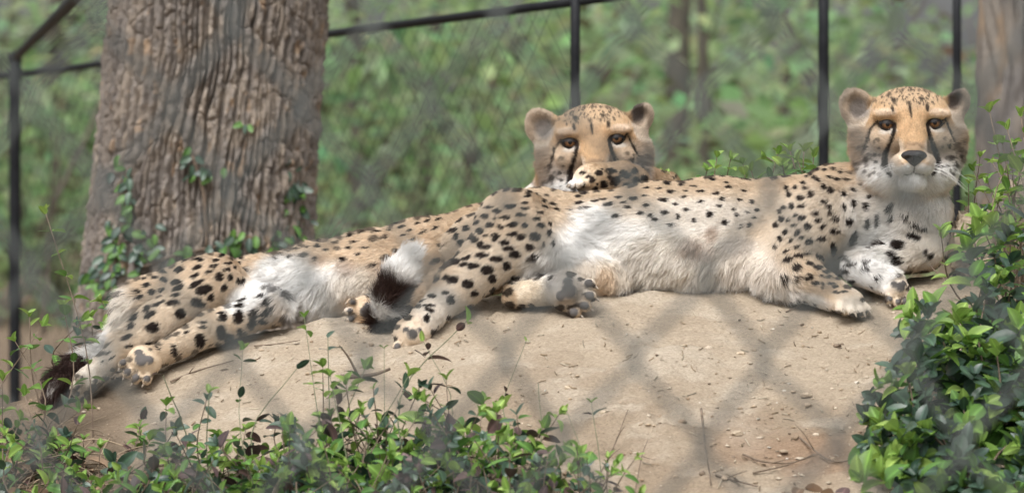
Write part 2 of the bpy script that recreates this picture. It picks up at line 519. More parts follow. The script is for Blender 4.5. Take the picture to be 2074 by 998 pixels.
m_wood_leaf = attr_mat('spring_leaf', 0.6, 0.25, 8, 0.2, 0, 0.5)
def wood_mass():
    PS, CS, SZ = [], [], []
    rng = np.random.RandomState(21)
    for k in range(4300):
        Y = 23 + 46 * rng.rand() ** 1.1
        s = Y / D / S
        px = rng.uniform(-250, 2330) if k < 2800 else (rng.uniform(-2000, -250) if k % 2 else rng.uniform(2330, 4000))
        zlo = 0.45; zhi = CAM_Z + 720 * s
        z = zlo + (zhi - zlo) * rng.rand() ** 0.9
        x = (px - 1037) * s
        py = 499 - (z - CAM_Z) / s
        g_ = float(fbm(np.array([x * 0.9, Y * 0.35, z * 0.9]), 2))
        if g_ < -0.22: continue
        if rng.rand() > np.interp(py, [-250, 0, 150, 300, 480], [0.25, 0.36, 0.55, 0.85, 1.0]): continue
        # open sky showing through high up on either flank
        if py < 190 and (1680 < px < 2060 or 60 < px < 230) and rng.rand() < 0.72: continue
        pass
        R_ = rng.uniform(0.22, 0.75)
        m = int(rng.uniform(20, 60))
        q = rng.randn(m, 3) * np.array([1.1, 1.1, 0.5]) * R_ * 0.6
        PS.append(np.array([x, Y, z]) + q)
        SZ.append(np.full(m, rng.uniform(0.055, 0.11)) * rng.uniform(0.7, 1.25, m))
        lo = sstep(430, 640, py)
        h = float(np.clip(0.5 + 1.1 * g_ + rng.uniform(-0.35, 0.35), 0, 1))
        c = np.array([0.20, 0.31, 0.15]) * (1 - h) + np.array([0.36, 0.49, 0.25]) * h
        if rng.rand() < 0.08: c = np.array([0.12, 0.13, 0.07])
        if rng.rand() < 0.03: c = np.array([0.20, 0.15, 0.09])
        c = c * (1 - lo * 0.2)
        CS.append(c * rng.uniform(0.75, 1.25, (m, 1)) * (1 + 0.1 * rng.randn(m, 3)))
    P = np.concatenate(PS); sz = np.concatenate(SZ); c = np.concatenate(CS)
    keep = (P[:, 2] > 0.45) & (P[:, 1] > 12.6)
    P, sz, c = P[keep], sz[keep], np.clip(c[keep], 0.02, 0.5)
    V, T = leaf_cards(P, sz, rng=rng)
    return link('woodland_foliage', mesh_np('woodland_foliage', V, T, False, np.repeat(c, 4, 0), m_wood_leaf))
tag(wood_mass(), 'fresh green leaves of the wood filling the space beyond the fence', 'foliage', kind='stuff')

# thin stems and twigs among those leaves
m_twig = simple_mat('twig_bark', [(0.3, (0.08, 0.068, 0.058)), (0.7, (0.17, 0.14, 0.115))], 40, 0.85)
mb = MB()
rng = np.random.RandomState(5)
for k in range(70):
    Y = rng.uniform(20, 44); s = Y / D / S
    x = (rng.uniform(-100, 2200) - 1037) * s
    z = rng.uniform(0.45, 1.3)
    a = np.array([x, Y, z]); l = rng.uniform(0.7, 2.0)
    b_ = a + np.array([rng.randn() * 0.35, rng.randn() * 0.2, 1]) * l
    mid = (a + b_) / 2 + rng.randn(3) * 0.08
    mb.tube(spline([a, mid, b_], 7), np.linspace(0.012, 0.004, 7) * rng.uniform(0.6, 1.5), 5)
tag(link('undergrowth_twigs', mb.mesh('undergrowth_twigs', m_twig)), 'thin bare stems tangled among the leaves of the wood', 'twigs', kind='stuff')

# ------------------------------------------------------------------ the black enclosure fence behind
m_black = simple_mat('black_painted_steel', [(0.3, (0.008, 0.009, 0.011)), (0.7, (0.018, 0.019, 0.022))], 30, 0.6, 0.1, 200, 0.2)
def at(px, py, Y): return W(px, py, Y - D)
fence = empty('enclosure_fence', at(30, 900, 14) * np.array([1, 1, 0]) + np.array([0, 0, 0.45]), 'black steel frame fence with sloping top rail and netting behind the tree', 'fence')
def bar(name, a, b, r, n=14, seg=8):
    m_ = MB().tube(np.linspace(a, b, seg), r, n)
    return link(name, m_.mesh(name, m_black), fence)
c0 = at(30, 118, 14)
gz = lambda p: float(ground_z(np.array(p[0]), np.array(p[1]), False)) - 0.05
def post(px, Y, top_py, r):
    a = at(px, top_py, Y); b_ = a.copy(); b_[2] = gz(a)
    return bar('post', b_, a, r)
post(30, 14, 118, 0.018)
post(1165, 10.4, -60, 0.0108)
post(1668, 10.9, -60, 0.0125)
post(1938, 11.4, -60, 0.0105)
c1 = at(1166, 4, 10.4)
bar('rail', at(30, 151, 14) + np.array([0.018, 0, 0]), c1, 0.0105)
bar('rail', at(-420, 205, 16.0), at(30, 151, 14) - np.array([0.018, 0, 0]), 0.0105)
ov = at(150, 0, 10.8)
dirv = (ov - c0)
bar('roof_rail', c0 + dirv * 0.012, c0 + dirv * 1.25, 0.0135)
bar('rail', c1, at(1668, -62, 10.9), 0.0105)
col_ = MB()
t = np.linspace(0, 1, 14)[:, None]
for (u, v) in zip(IV[:6], IV[6:]): pass
cap_me = mesh_np('corner_cap', c0 + IV * 0.026, IF, True, None, m_black)
link('corner_cap', cap_me, fence)
net = MB()
a0, a1 = at(30, 151, 14), c1                   # side netting between corner post and the next post
H0 = 0.62
L = np.linalg.norm(a1 - a0); du = (a1 - a0) / L
stepn = 0.075
nn = int(L / stepn)
for k in range(-12, nn):
    for sg in (1, -1):
        s0 = k * stepn; s1 = s0 + sg * 1.0
        f0, f1 = sorted((s0, s1))
        pa = a0 + du * s0; pb = a0 + du * (s0 + sg * 1.1) + np.array([0, 0, -1.1 * 0.95])
        ta = 0.0; tb = 1.0
        sA, sB = s0, s0 + sg * 1.1
        if sA < 0 and sB < 0 or sA > L and sB > L: continue
        if sA < 0: ta = (0 - sA) / (sB - sA)
        if sA > L: ta = (L - sA) / (sB - sA)
        if sB < 0: tb = (0 - sA) / (sB - sA)
        if sB > L: tb = (L - sA) / (sB - sA)
        net.tube(np.array([pa + (pb - pa) * ta, pa + (pb - pa) * tb]), 0.0006, 4)
# roof netting spanning from the top rail towards the viewer
e1 = dirv * 1.2
for k in range(0, 20):
    q = du * k * 0.11
    net.tube(np.array([c0 + q, c0 + q + e1]), 0.0008, 4)
for k in range(0, 22):
    q = e1 * (k / 22.0)
    net.tube(np.array([c0 + q, c0 + q + du * 2.2]), 0.0008, 4)
tag(link('netting', net.mesh('netting', m_black), fence), kind='stuff')

# ------------------------------------------------------------------ leaves and plants
RIB = np.tile(np.array([0.25, 0, 1, 0, 0.25], np.float32), 7)


def leaf_mesh(name, L, Wd, fold, curl, mt, seed):
    """A pointed oval leaf with a sunken midrib, from stalk at the origin along +X."""
    rr = np.random.RandomState(seed)
    xs = np.array([0.0, 0.08, 0.25, 0.5, 0.73, 0.89, 1.0])
    hw = np.array([0.03, 0.26, 0.45, 0.5, 0.41, 0.24, 0.02])
    V = []
    for x, w in zip(xs, hw):
        z = -curl * x * x * L
        for s in (-1, -0.5, 0, 0.5, 1):
            V.append((x * L, s * w * Wd, z + abs(s) * w * Wd * fold - 0.1 * Wd * w * (s * s) + rr.uniform(-1, 1) * 0.012 * L))
    V = np.array(V)
    Q = []
    for i in range(6):
        for j in range(4):
            Q.append((i * 5 + j, (i + 1) * 5 + j, (i + 1) * 5 + j + 1, i * 5 + j + 1))
    me = mesh_np(name, V, np.array(Q), True, None, mt)
    a = me.attributes.new('rib', 'FLOAT', 'POINT'); a.data.foreach_set('value', RIB)
    return me, V, np.array(Q)


def leaf_mat(name, c_dark, c_light, rib, rough, spec, transl):
    m, nt, b = mat(name)
    oi = N_(nt, 'ShaderNodeObjectInfo')
    at_ = N_(nt, 'ShaderNodeAttribute', attribute_name='tint')
    ad = N_(nt, 'ShaderNodeMath', operation='ADD')
    nt.links.new(oi.outputs['Random'], ad.inputs[0]); nt.links.new(at_.outputs['Fac'], ad.inputs[1])
    fr = N_(nt, 'ShaderNodeMath', operation='FRACT'); nt.links.new(ad.outputs[0], fr.inputs[0])
    tc = N_(nt, 'ShaderNodeTexCoord')
    no = N_(nt, 'ShaderNodeTexNoise', i_Scale=90.0, i_Detail=3.0)
    nt.links.new(tc.outputs['Object'], no.inputs['Vector'])
    mxr = N_(nt, 'ShaderNodeMath', operation='MULTIPLY_ADD'); mxr.inputs[1].default_value = 0.5; mxr.inputs[2].default_value = -0.25
    nt.links.new(no.outputs['Fac'], mxr.inputs[0])
    ad2 = N_(nt, 'ShaderNodeMath', operation='ADD')
    nt.links.new(fr.outputs[0], ad2.inputs[0]); nt.links.new(mxr.outputs[0], ad2.inputs[1])
    r = ramp(nt, ad2.outputs[0], [(0.0, c_dark), (0.6, tuple((a + c) / 2 for a, c in zip(c_dark, c_light))), (1.0, c_light)])
    rb_ = N_(nt, 'ShaderNodeAttribute', attribute_name='rib')
    pw = N_(nt, 'ShaderNodeMath', operation='POWER'); pw.inputs[1].default_value = 2.5; nt.links.new(rb_.outputs['Fac'], pw.inputs[0])
    mm = N_(nt, 'ShaderNodeMath', operation='MULTIPLY_ADD'); mm.inputs[1].default_value = 0.9; mm.inputs[2].default_value = 0.95; nt.links.new(pw.outputs[0], mm.inputs[0])
    vm = N_(nt, 'ShaderNodeVectorMath', operation='SCALE'); nt.links.new(r.outputs[0], vm.inputs[0]); nt.links.new(mm.outputs[0], vm.inputs['Scale'])
    nt.links.new(vm.outputs[0], b.inputs['Base Color'])
    b.inputs['Roughness'].default_value = rough
    b.inputs['Specular IOR Level'].default_value = spec
    tr = N_(nt, 'ShaderNodeBsdfTranslucent'); nt.links.new(r.outputs[0], tr.inputs['Color'])
    ms = N_(nt, 'ShaderNodeMixShader'); ms.inputs[0].default_value = transl
    nt.links.new(b.outputs[0], ms.inputs[1]); nt.links.new(tr.outputs[0], ms.inputs[2])
    nt.links.new(ms.outputs[0], nt.nodes['Material Output'].inputs['Surface'])
    return m


LM = {'dark': leaf_mat('old_leaf', (0.028, 0.058, 0.040), (0.065, 0.115, 0.07), None, 0.34, 0.6, 0.12),
      'young': leaf_mat('new_leaf', (0.15, 0.28, 0.05), (0.31, 0.44, 0.105), None, 0.42, 0.4, 0.35),
      'mid': leaf_mat('summer_leaf', (0.07, 0.16, 0.035), (0.14, 0.28, 0.06), None, 0.4, 0.4, 0.25),
      'bronze': leaf_mat('bronze_leaf', (0.045, 0.03, 0.03), (0.13, 0.075, 0.07), None, 0.45, 0.4, 0.1),
      'dead': leaf_mat('dead_leaf', (0.13, 0.08, 0.05), (0.36, 0.25, 0.17), None, 0.8, 0.15, 0.15)}
LEAF = {}
for kind in LM:
    LEAF[kind] = []
    for v in range(4):
        fold = {'dead': 0.7, 'young': 0.55}.get(kind, 0.25) + 0.08 * v
        LEAF[kind].append(leaf_mesh('leaf_' + kind, 1.0, (0.50, 0.56, 0.62, 0.53)[v], fold, (0.5 if kind == 'dead' else 0.12) + 0.08 * v, LM[kind], 50 + v))
m_stem_green = simple_mat('green_stem', [(0.3, (0.09, 0.12, 0.06)), (0.7, (0.2, 0.2, 0.12))], 60, 0.7)
m_stem_brown = simple_mat('brown_stem', [(0.3, (0.10, 0.07, 0.05)), (0.7, (0.25, 0.19, 0.14))], 60, 0.8)


def frame(ax, up):
    ax = ax / np.linalg.norm(ax)
    up = up - ax * ax.dot(up); up /= np.linalg.norm(up) + 1e-9
    return np.stack([ax, np.cross(up, ax), up], 1)


def sprig(base, tip, rng, leaf_len=0.03, pairs=5, start=0.25, kinds=('dark',), top='young', top_n=4, bend=0.15, size_jit=0.3, top_scale=0.8):
    """One shoot: its stem path and the leaves on it as (position, 3x3 frame, length, kind)."""
    base = np.asarray(base, float); tip = np.asarray(tip, float)
    L = np.linalg.norm(tip - base)
    mid = (base + tip) / 2 + rng.randn(3) * bend * L * np.array([1, 0.8, 0.35])
    P = spline([base, mid, tip], 9)
    lv = []
    az = rng.uniform(0, 6.28)
    for k in range(pairs):
        t = start + (0.93 - start) * (k / max(1, pairs - 1)) if pairs > 1 else 0.6
        f = t * 8; i0 = min(int(f), 7)
        p = P[i0] + (P[i0 + 1] - P[i0]) * (f - i0)
        T = P[i0 + 1] - P[i0]; T /= np.linalg.norm(T)
        az += 1.57 + rng.uniform(-0.4, 0.4)
        n0 = np.cross(T, [0.2, 0.95, 0.1]); n0 /= np.linalg.norm(n0) + 1e-9
        b0 = np.cross(T, n0)
        for s in (0, math.pi):
            if rng.rand() < 0.14: continue
            out = math.cos(az + s) * n0 + math.sin(az + s) * b0
            ax = out + T * rng.uniform(0.1, 0.8) + np.array([0, 0, rng.uniform(-0.45, 0.3)])
            up = T * 1.0 - out * 0.4 + rng.randn(3) * 0.25 + np.array([0, -0.25, 0.4])
            kd = kinds[rng.randint(len(kinds))]
            lv.append((p + out * 0.002, frame(ax, up), leaf_len * rng.uniform(1 - size_jit, 1 + size_jit), kd))
    T = P[-1] - P[-2]; T /= np.linalg.norm(T)
    for k in range(top_n):
        a = az + k * 2.4
        n0 = np.cross(T, [0.2, 0.95, 0.1]); n0 /= np.linalg.norm(n0) + 1e-9
        b0 = np.cross(T, n0)
        out = math.cos(a) * n0 + math.sin(a) * b0
        ax = out * rng.uniform(0.35, 0.9) + T
        up = T * 0.5 - out + rng.randn(3) * 0.15
        lv.append((P[-1] - T * 0.001 * k, frame(ax, up), leaf_len * top_scale * rng.uniform(0.6, 1.15), top))
    return P, lv


def place_leaves(lv, parent, rng):
    for (p, M, l, kd) in lv:
        me = LEAF[kd][rng.randint(4)][0]
        o = bpy.data.objects.new('leaf', me)
        COL.objects.link(o)
        M4 = Matrix(((M[0, 0] * l, M[0, 1] * l, M[0, 2] * l, p[0]), (M[1, 0] * l, M[1, 1] * l, M[1, 2] * l, p[1]), (M[2, 0] * l, M[2, 1] * l, M[2, 2] * l, p[2]), (0, 0, 0, 1)))
        o.parent = parent
        o.matrix_parent_inverse = Matrix.Translation(parent.location).inverted()
        o.matrix_basis = M4


def join_leaves(name, lv, rng, parent=None):
    """Many leaves as one object, one material slot per kind."""
    kinds = sorted(set(l[3] for l in lv))
    Vs, Qs, mi, tint = [], [], [], []
    n = 0
    for (p, M, l, kd) in lv:
        _, V, Q = LEAF[kd][rng.randint(4)]
        Vs.append((V * l) @ M.T + p); Qs.append(Q + n); n += len(V)
        mi.append(np.full(len(Q), kinds.index(kd))); tint.append(np.full(len(V), rng.rand()))
    me = mesh_np(name, np.concatenate(Vs), np.concatenate(Qs), True)
    for k in kinds: me.materials.append(LM[k])
    me.polygons.foreach_set('material_index', np.concatenate(mi).astype(np.int32))
    a = me.attributes.new('tint', 'FLOAT', 'POINT'); a.data.foreach_set('value', np.concatenate(tint).astype(np.float32))
    a = me.attributes.new('rib', 'FLOAT', 'POINT'); a.data.foreach_set('value', np.tile(RIB, len(lv)))
    return link(name, me, parent)


def gpt(px, d, lift=0.0):
    """On the ground below photo column px at depth d."""
    Y = D + d
    x = (px - 1037) * Y / D / S
    return np.array([x, Y, float(ground_z(np.array(x), np.array(Y))) + lift])


def plant(name, label, shoots, rng, stem_mat=None, group=None, r=0.0013, cat='plant'):
    """A plant of a few shoots: each stem and each leaf a part."""
    root = empty(name, shoots[0][0], label, cat, group)
    for (base, tip, kw) in shoots:
        P, lv = sprig(base, tip, rng, **kw)
        rr = kw.get('leaf_len', 0.03) / 0.03 * r
        link('stem', MB().tube(P, np.linspace(rr * 1.3, rr * 0.55, len(P)), 6).mesh('stem', stem_mat or m_stem_green), root)
        place_leaves(lv, root, rng)
    return root


rp = np.random.RandomState(77)
# --- ground cover in front: a carpet of creeping evergreen shoots
shoots_lv = []
stems = MB()
for k in range(1150):
    u = rp.rand()
    px = rp.uniform(-80, 1230)
    d = rp.uniform(-1.25, -0.62) if px > 420 else rp.uniform(-0.85, -0.08)
    # the carpet thins towards both ends and up the slope
    lim = np.interp(px, [-80, 100, 250, 400, 480, 700, 950, 1100, 1230], [-0.14, -0.26, -0.40, -0.58, -0.66, -0.62, -0.70, -0.82, -0.95])
    if d > lim + rp.randn() * 0.04: continue
    if px < 380 and rp.rand() < 0.62: continue
    b_ = gpt(px, d)
    h = (rp.uniform(0.03, 0.09) + 0.09 * rp.rand() ** 3) * (1.0 if px > 400 else 0.7)
    tip = b_ + np.array([rp.randn() * 0.05, rp.randn() * 0.05, h])
    young = rp.rand() < 0.65
    kinds = ('dark', 'dark', 'dark', 'mid', 'bronze') if not young else ('dark', 'mid', 'mid', 'bronze', 'young', 'young')
    P, lv = sprig(b_ - np.array([0, 0, 0.01]), tip, rp, rp.uniform(0.020, 0.033), rp.randint(3, 6), 0.15, kinds, 'young' if young else 'dark', rp.randint(2, 5), 0.2, top_scale=0.7)
    shoots_lv += lv
    stems.tube(P, np.linspace(0.0014, 0.0007, len(P)), 5)
gcv = join_leaves('ground_cover', shoots_lv, rp)
tag(gcv, 'low carpet of dark glossy creeping evergreen leaves along the bottom edge', 'ground cover', kind='stuff')
tag(link('ground_cover_stems', stems.mesh('ground_cover_stems', m_stem_brown), gcv), kind='stuff')

# --- shoots that stand up out of the carpet, one by one
SG = 'single shoots rising from the ground cover'
def shoot(bpx, bd, tpx, tpy, td, label, **kw):
    kw.setdefault('leaf_len', 0.027); kw.setdefault('pairs', 4); kw.setdefault('kinds', ('dark', 'bronze', 'mid'))
    return plant('evergreen_shoot', label, [(gpt(bpx, bd) - np.array([0, 0, 0.01]), W(tpx, tpy, td), kw)], rp, None, SG)
shoot(672, -0.72, 616, 640, -0.62, 'tall thin shoot with small lime leaves, tip before the left cat belly', pairs=3, start=0.4, kinds=('young', 'mid'), leaf_len=0.02)
shoot(690, -0.70, 664, 684, -0.6, 'thin shoot ending in one dark oval leaf, beside the tallest lime shoot', pairs=2, start=0.5, kinds=('dark',), top='dark', top_n=1, leaf_len=0.026)
shoot(555, -0.82, 492, 706, -0.66, 'curved shoot with few small green leaves left of the lime shoots', pairs=4, kinds=('mid', 'dark'), leaf_len=0.019)
shoot(560, -0.74, 602, 745, -0.62, 'short shoot holding two drooping dark leaves under the striped belly shade', pairs=1, start=0.85, kinds=('dark', 'bronze'), top='dark', top_n=2)
shoot(480, -0.80, 424, 795, -0.72, 'stubby shoot with one broad bright leaf at its tip near the hind paws', pairs=1, start=0.7, kinds=('young',), top_n=2, leaf_len=0.028)
shoot(300, -0.72, 330, 760, -0.60, 'wiry shoot with a hanging plum-coloured leaf below the upturned hind paw', pairs=1, start=0.9, kinds=('bronze',), top='bronze', top_n=1, leaf_len=0.03)
shoot(840, -0.78, 945, 650, -0.52, 'long leaning shoot with drooping bronze leaves right of the foremost paw', pairs=3, start=0.55, kinds=('bronze', 'dark', 'bronze'), top_n=2, leaf_len=0.029)
shoot(820, -0.78, 857, 690, -0.6, 'slender shoot whose lime tip crosses the foremost hind paw', pairs=2, start=0.3, kinds=('bronze',), top_n=2, leaf_len=0.019)
shoot(770, -0.74, 778, 705, -0.55, 'upright shoot with a tiny lime bud left of the foremost paw', pairs=1, start=0.6, kinds=('dark',), top_n=2, leaf_len=0.018)
shoot(730, -0.78, 740, 745, -0.62, 'leafy dark shoot topped by a blurred lime tuft below the tail', pairs=4, kinds=('dark', 'mid'), top_n=5, leaf_len=0.026)
shoot(958, -0.72, 1066, 690, -0.5, 'bare arching shoot with a single lime bud, alone on the earth', pairs=1, start=0.88, kinds=('bronze',), top_n=2, bend=0.02, leaf_len=0.017)
shoot(1000, -0.86, 1018, 825, -0.72, 'stout shoot crowned by a cupped lime leaf cluster', pairs=1, start=0.5, kinds=('mid',), top_n=5, leaf_len=0.03)
shoot(1020, -0.9, 1090, 775, -0.62, 'bare grey leaning shoot with one grey leaf, next to the cupped lime cluster', pairs=1, start=0.75, kinds=('bronze',), top='bronze', top_n=0, leaf_len=0.024, bend=0.04)
shoot(1140, -0.93, 1147, 830, -0.72, 'small upright shoot with paired lime leaves on the open earth', pairs=1, start=0.5, kinds=('young',), top_n=3, leaf_len=0.018)
shoot(1150, -0.97, 1198, 815, -0.72, 'rightmost thin shoot of the carpet with a lime tip', pairs=2, start=0.35, kinds=('dark', 'bronze'), top_n=2, leaf_len=0.021)
shoot(820, -0.88, 828, 760, -0.72, 'shoot with a round lime leaf standing above the middle of the carpet', pairs=2, start=0.4, kinds=('dark',), top_n=3, leaf_len=0.027)
shoot(660, -0.86, 668, 760, -0.72, 'shoot tipped with bright lime leaves in the densest part of the carpet', pairs=3, kinds=('young', 'mid'), top_n=4, leaf_len=0.026)

# --- bushy shoots at the picture's lower left corner and beside the tail
LG = 'green shoots at the foot of the furrowed tree'
def tall(label, specs, cat='plant', name='evergreen_plant', group=LG, **base_kw):
    sh = []
    for (bpx, bd, tpx, tpy, td, kw) in specs:
        k2 = dict(leaf_len=0.03, pairs=5, kinds=('mid', 'young'), top='young', top_n=3); k2.update(base_kw); k2.update(kw)
        sh.append((gpt(bpx, bd) - np.array([0, 0, 0.01]), W(tpx, tpy, td), k2))
    return plant(name, label, sh, rp, m_stem_brown, group, 0.0016)
tall('tall wispy stem with pale green leaves before the black corner post', [(190, -0.3, 92, 430, -0.2, dict(pairs=8, start=0.35, leaf_len=0.022, bend=0.09, kinds=('young', 'mid', 'young'), top_n=5))])
tall('leafy green plant beside the fluffy rump of the reclining cat', [(215, 0.3, 205, 610, 0.25, {}), (235, 0.3, 185, 645, 0.22, {}), (200, 0.3, 165, 650, 0.2, {}), (225, 0.28, 230, 620, 0.3, {}), (190, 0.3, 215, 660, 0.2, {})], kinds=('mid', 'mid', 'young', 'dark'))
tall('sparse green twiggy plant between corner post and cat tail', [(120, -0.25, 60, 640, -0.2, {}), (110, -0.25, 128, 620, -0.15, {}), (80, -0.3, 85, 660, -0.2, {}), (60, -0.3, 30, 690, -0.25, {})], leaf_len=0.026)
tall('low green plant in the lower corner below the dark tail tip', [(10, -0.5, 5, 770, -0.45, {}), (40, -0.55, 50, 800, -0.5, {}), (90, -0.6, 40, 850, -0.55, {}), (-10, -0.6, 10, 880, -0.55, {})], leaf_len=0.026, kinds=('dark', 'mid', 'young'))

# --- fresh tufts behind the head-up cat
tall('bright lime leaf tuft behind the cat back, closer to the lower head', [(1470, 0.30, 1452, 318, 0.22, {}), (1480, 0.30, 1480, 322, 0.24, {}), (1490, 0.32, 1505, 332, 0.24, {}), (1450, 0.3, 1432, 345, 0.22, {}), (1500, 0.3, 1522, 345, 0.24, {}), (1440, 0.3, 1345, 362, 0.2, dict(pairs=1, start=.9))], kinds=('young', 'young', 'mid'), group='lime tufts behind the head-up cat', pairs=4, start=0.6, leaf_len=0.026)
tall('bright lime leaf tuft behind the cat back, before the black post', [(1590, 0.30, 1552, 318, 0.22, {}), (1595, 0.30, 1575, 312, 0.24, {}), (1600, 0.32, 1600, 305, 0.24, {}), (1605, 0.3, 1628, 306, 0.22, {}), (1610, 0.3, 1648, 318, 0.24, {}), (1600, 0.3, 1615, 325, 0.2, {}), (1600, 0.3, 1585, 335, 0.2, {})], kinds=('young', 'young', 'mid'), group='lime tufts behind the head-up cat', pairs=4, start=0.6, leaf_len=0.03)

# --- the big bush on the near right
bush_lv = []
bush = empty('evergreen_bush', gpt(1985, -0.6), 'dense glossy evergreen bush with lime shoots in the lower corner before the head-up cat', 'bush')
rb = np.random.RandomState(123)
bst = 0
env_y = np.array([400, 440, 500, 560, 620, 650, 720, 790, 860, 998])
env_x = np.array([2010, 1960, 1925, 1905, 1860, 1800, 1795, 1760, 1735, 1715])
k = 0
while k < 190:
    py = rb.uniform(430, 1010); px = rb.uniform(1720, 2150)
    if px < np.interp(py, env_y, env_x) + 18: continue
    d = -0.35 - 0.62 * (py - 430) / 570 + rb.uniform(-0.12, 0.12)
    tip = W(px, py, d)
    base = gpt(1985 + (px - 1985) * 0.5 + rb.randn() * 30, d + rb.uniform(-0.03, 0.1))
    if np.linalg.norm(tip - base) > 0.17:           # only the outer length of a shoot carries leaves
        dv = (base - tip); base_l = tip + dv / np.linalg.norm(dv) * 0.16
    else: base_l = base
    young = rb.rand() < 0.55
    P, lv = sprig(base_l, tip, rb, rb.uniform(0.031, 0.046), 4, 0.1, ('dark', 'dark', 'mid') if not young else ('mid', 'dark', 'young', 'mid'), 'young' if young else 'dark', rb.randint(3, 6), 0.12, top_scale=0.85)
    bush_lv += lv
    if k < 40:
        full = spline([base, base_l + (base - base_l) * 0.1, P[0]], 6) if np.linalg.norm(base - base_l) > 0.02 else P
        link('stem', MB().tube(np.vstack([full[:-1], P]) if len(full) == 6 else P, np.linspace(0.003, 0.0009, len(P) + 5 if len(full) == 6 else len(P)), 6).mesh('stem', m_stem_brown), bush)
    k += 1
def inpic(p):
    s = D * S / p[1]
    return -20 < 1037 + p[0] * s < 2090 and -20 < 499 - (p[2] - CAM_Z) * s < 1010
bush_lv.sort(key=lambda l: (not inpic(l[0]), l[0][1]))
place_leaves(bush_lv[:300], bush, rb)
if len(bush_lv) > 300:
    tag(join_leaves('foliage', bush_lv[300:], rb, bush), kind='stuff')
# --- shoots at the right edge above the rock
tall('lime spray reaching in from the picture edge level with the cat eyes', [(2120, -0.2, 2004, 226, -0.14, dict(pairs=5, start=0.62, bend=0.03, leaf_len=0.031)), (2130, -0.2, 2040, 262, -0.16, dict(pairs=4, start=0.7, leaf_len=0.03)), (2130, -0.2, 2068, 236, -0.15, dict(pairs=3, start=0.7, leaf_len=0.03)), (2110, -0.2, 2050, 300, -0.16, dict(pairs=5, start=0.5, leaf_len=0.03)), (2100, -0.2, 2030, 290, -0.14, dict(pairs=5, start=0.5, leaf_len=0.028)), (2120, -0.2, 2072, 330, -0.18, dict(pairs=5, start=0.4, leaf_len=0.03))], kinds=('young', 'young', 'mid'), group='shoots at the right edge')
tall('twiggy green plant on the pale rock beside the cat cheek', [(2035, -0.04, 1972, 345, 0.0, {}), (2040, -0.02, 1985, 318, 0.02, {}), (2045, -0.05, 2010, 330, 0.0, {}), (2060, -0.05, 2040, 350, 0.0, {}), (2050, -0.05, 1975, 395, -0.02, {}), (2070, -0.05, 2060, 385, -0.05, {}), (2060, -0.05, 2030, 395, -0.05, {}), (2060, -0.08, 2000, 370, -0.06, {}), (2070, -0.08, 2050, 340, -0.07, {}), (2040, -0.08, 1962, 372, -0.04, {})], kinds=('young', 'mid', 'young'), group='shoots at the right edge', leaf_len=0.022, start=0.5)
tall('lime shoots between the bush and the pale rock', [(1990, -0.22, 1905, 470, -0.25, {}), (2000, -0.2, 1950, 480, -0.22, {}), (2010, -0.2, 1972, 478, -0.22, {}), (2050, -0.2, 2055, 430, -0.2, {}), (2060, -0.2, 2035, 460, -0.2, {})], kinds=('dark', 'mid', 'young'), group='shoots at the right edge', leaf_len=0.03, start=0.45)
# --- ivy on the tree trunk
ivy_lv = []
ri = np.random.RandomState(9)
def trunk_pt(px, py):
    cxp = np.interp(py, [0, 100, 250, 400, 520, 640, 760], [441, 432, 420, 406, 398, 394, 390])
    rp_ = np.interp(py, [0, 250, 400, 520, 640, 760], [212, 214, 219, 226, 238, 250])
    o = np.clip((px - cxp) / rp_, -0.97, 0.97)
    c = W(px, py, kt)
    c[1] = YT + 0.05 - math.sqrt(1 - o * o) * rp_ * sc - 0.012
    return c
for (px, py, sx, sy, n) in [(265, 380, 16, 45, 22), (245, 500, 22, 50, 34), (230, 580, 26, 40, 30), (300, 500, 40, 30, 22), (400, 320, 8, 14, 7), (432, 352, 22, 10, 10), (510, 255, 10, 5, 5), (600, 370, 14, 30, 22), (605, 440, 16, 40, 26), (560, 485, 40, 12, 16), (480, 495, 50, 10, 14), (400, 505, 50, 10, 12), (330, 510, 30, 12, 10), (200, 570, 14, 26, 9)]:
    for q in range(n):
        p = trunk_pt(px + ri.randn() * sx * 0.7, py + ri.randn() * sy * 0.7)
        ax = np.array([ri.randn(), -0.3 - 0.4 * ri.rand(), -0.8 + ri.randn() * 0.5]); up = np.array([ri.randn() * 0.4, -1, 0.5])
        ivy_lv.append((p + np.array([0, -0.01 * ri.rand(), 0]), frame(ax, up), ri.uniform(0.02, 0.034), ('mid', 'dark', 'dark', 'dark', 'mid')[ri.randint(5)]))
ivy_lv = [l for l in ivy_lv if ri.rand() < 0.8]
ivy = empty('ivy', (g(245, 700)[0], YT - 0.25, 0.45), 'ivy climbing the lower part of the thick furrowed trunk', 'ivy')
for path in ([(235, 690), (240, 560), (262, 440), (268, 340)], [(600, 560), (606, 450), (600, 350), (592, 330)], [(300, 540), (420, 505), (560, 490)], [(430, 500), (425, 400), (402, 318)]):
    link('stem', MB().tube(spline([trunk_pt(*p) for p in path], 14), 0.004, 6).mesh('stem', m_stem_brown), ivy)
place_leaves(ivy_lv, ivy, ri)

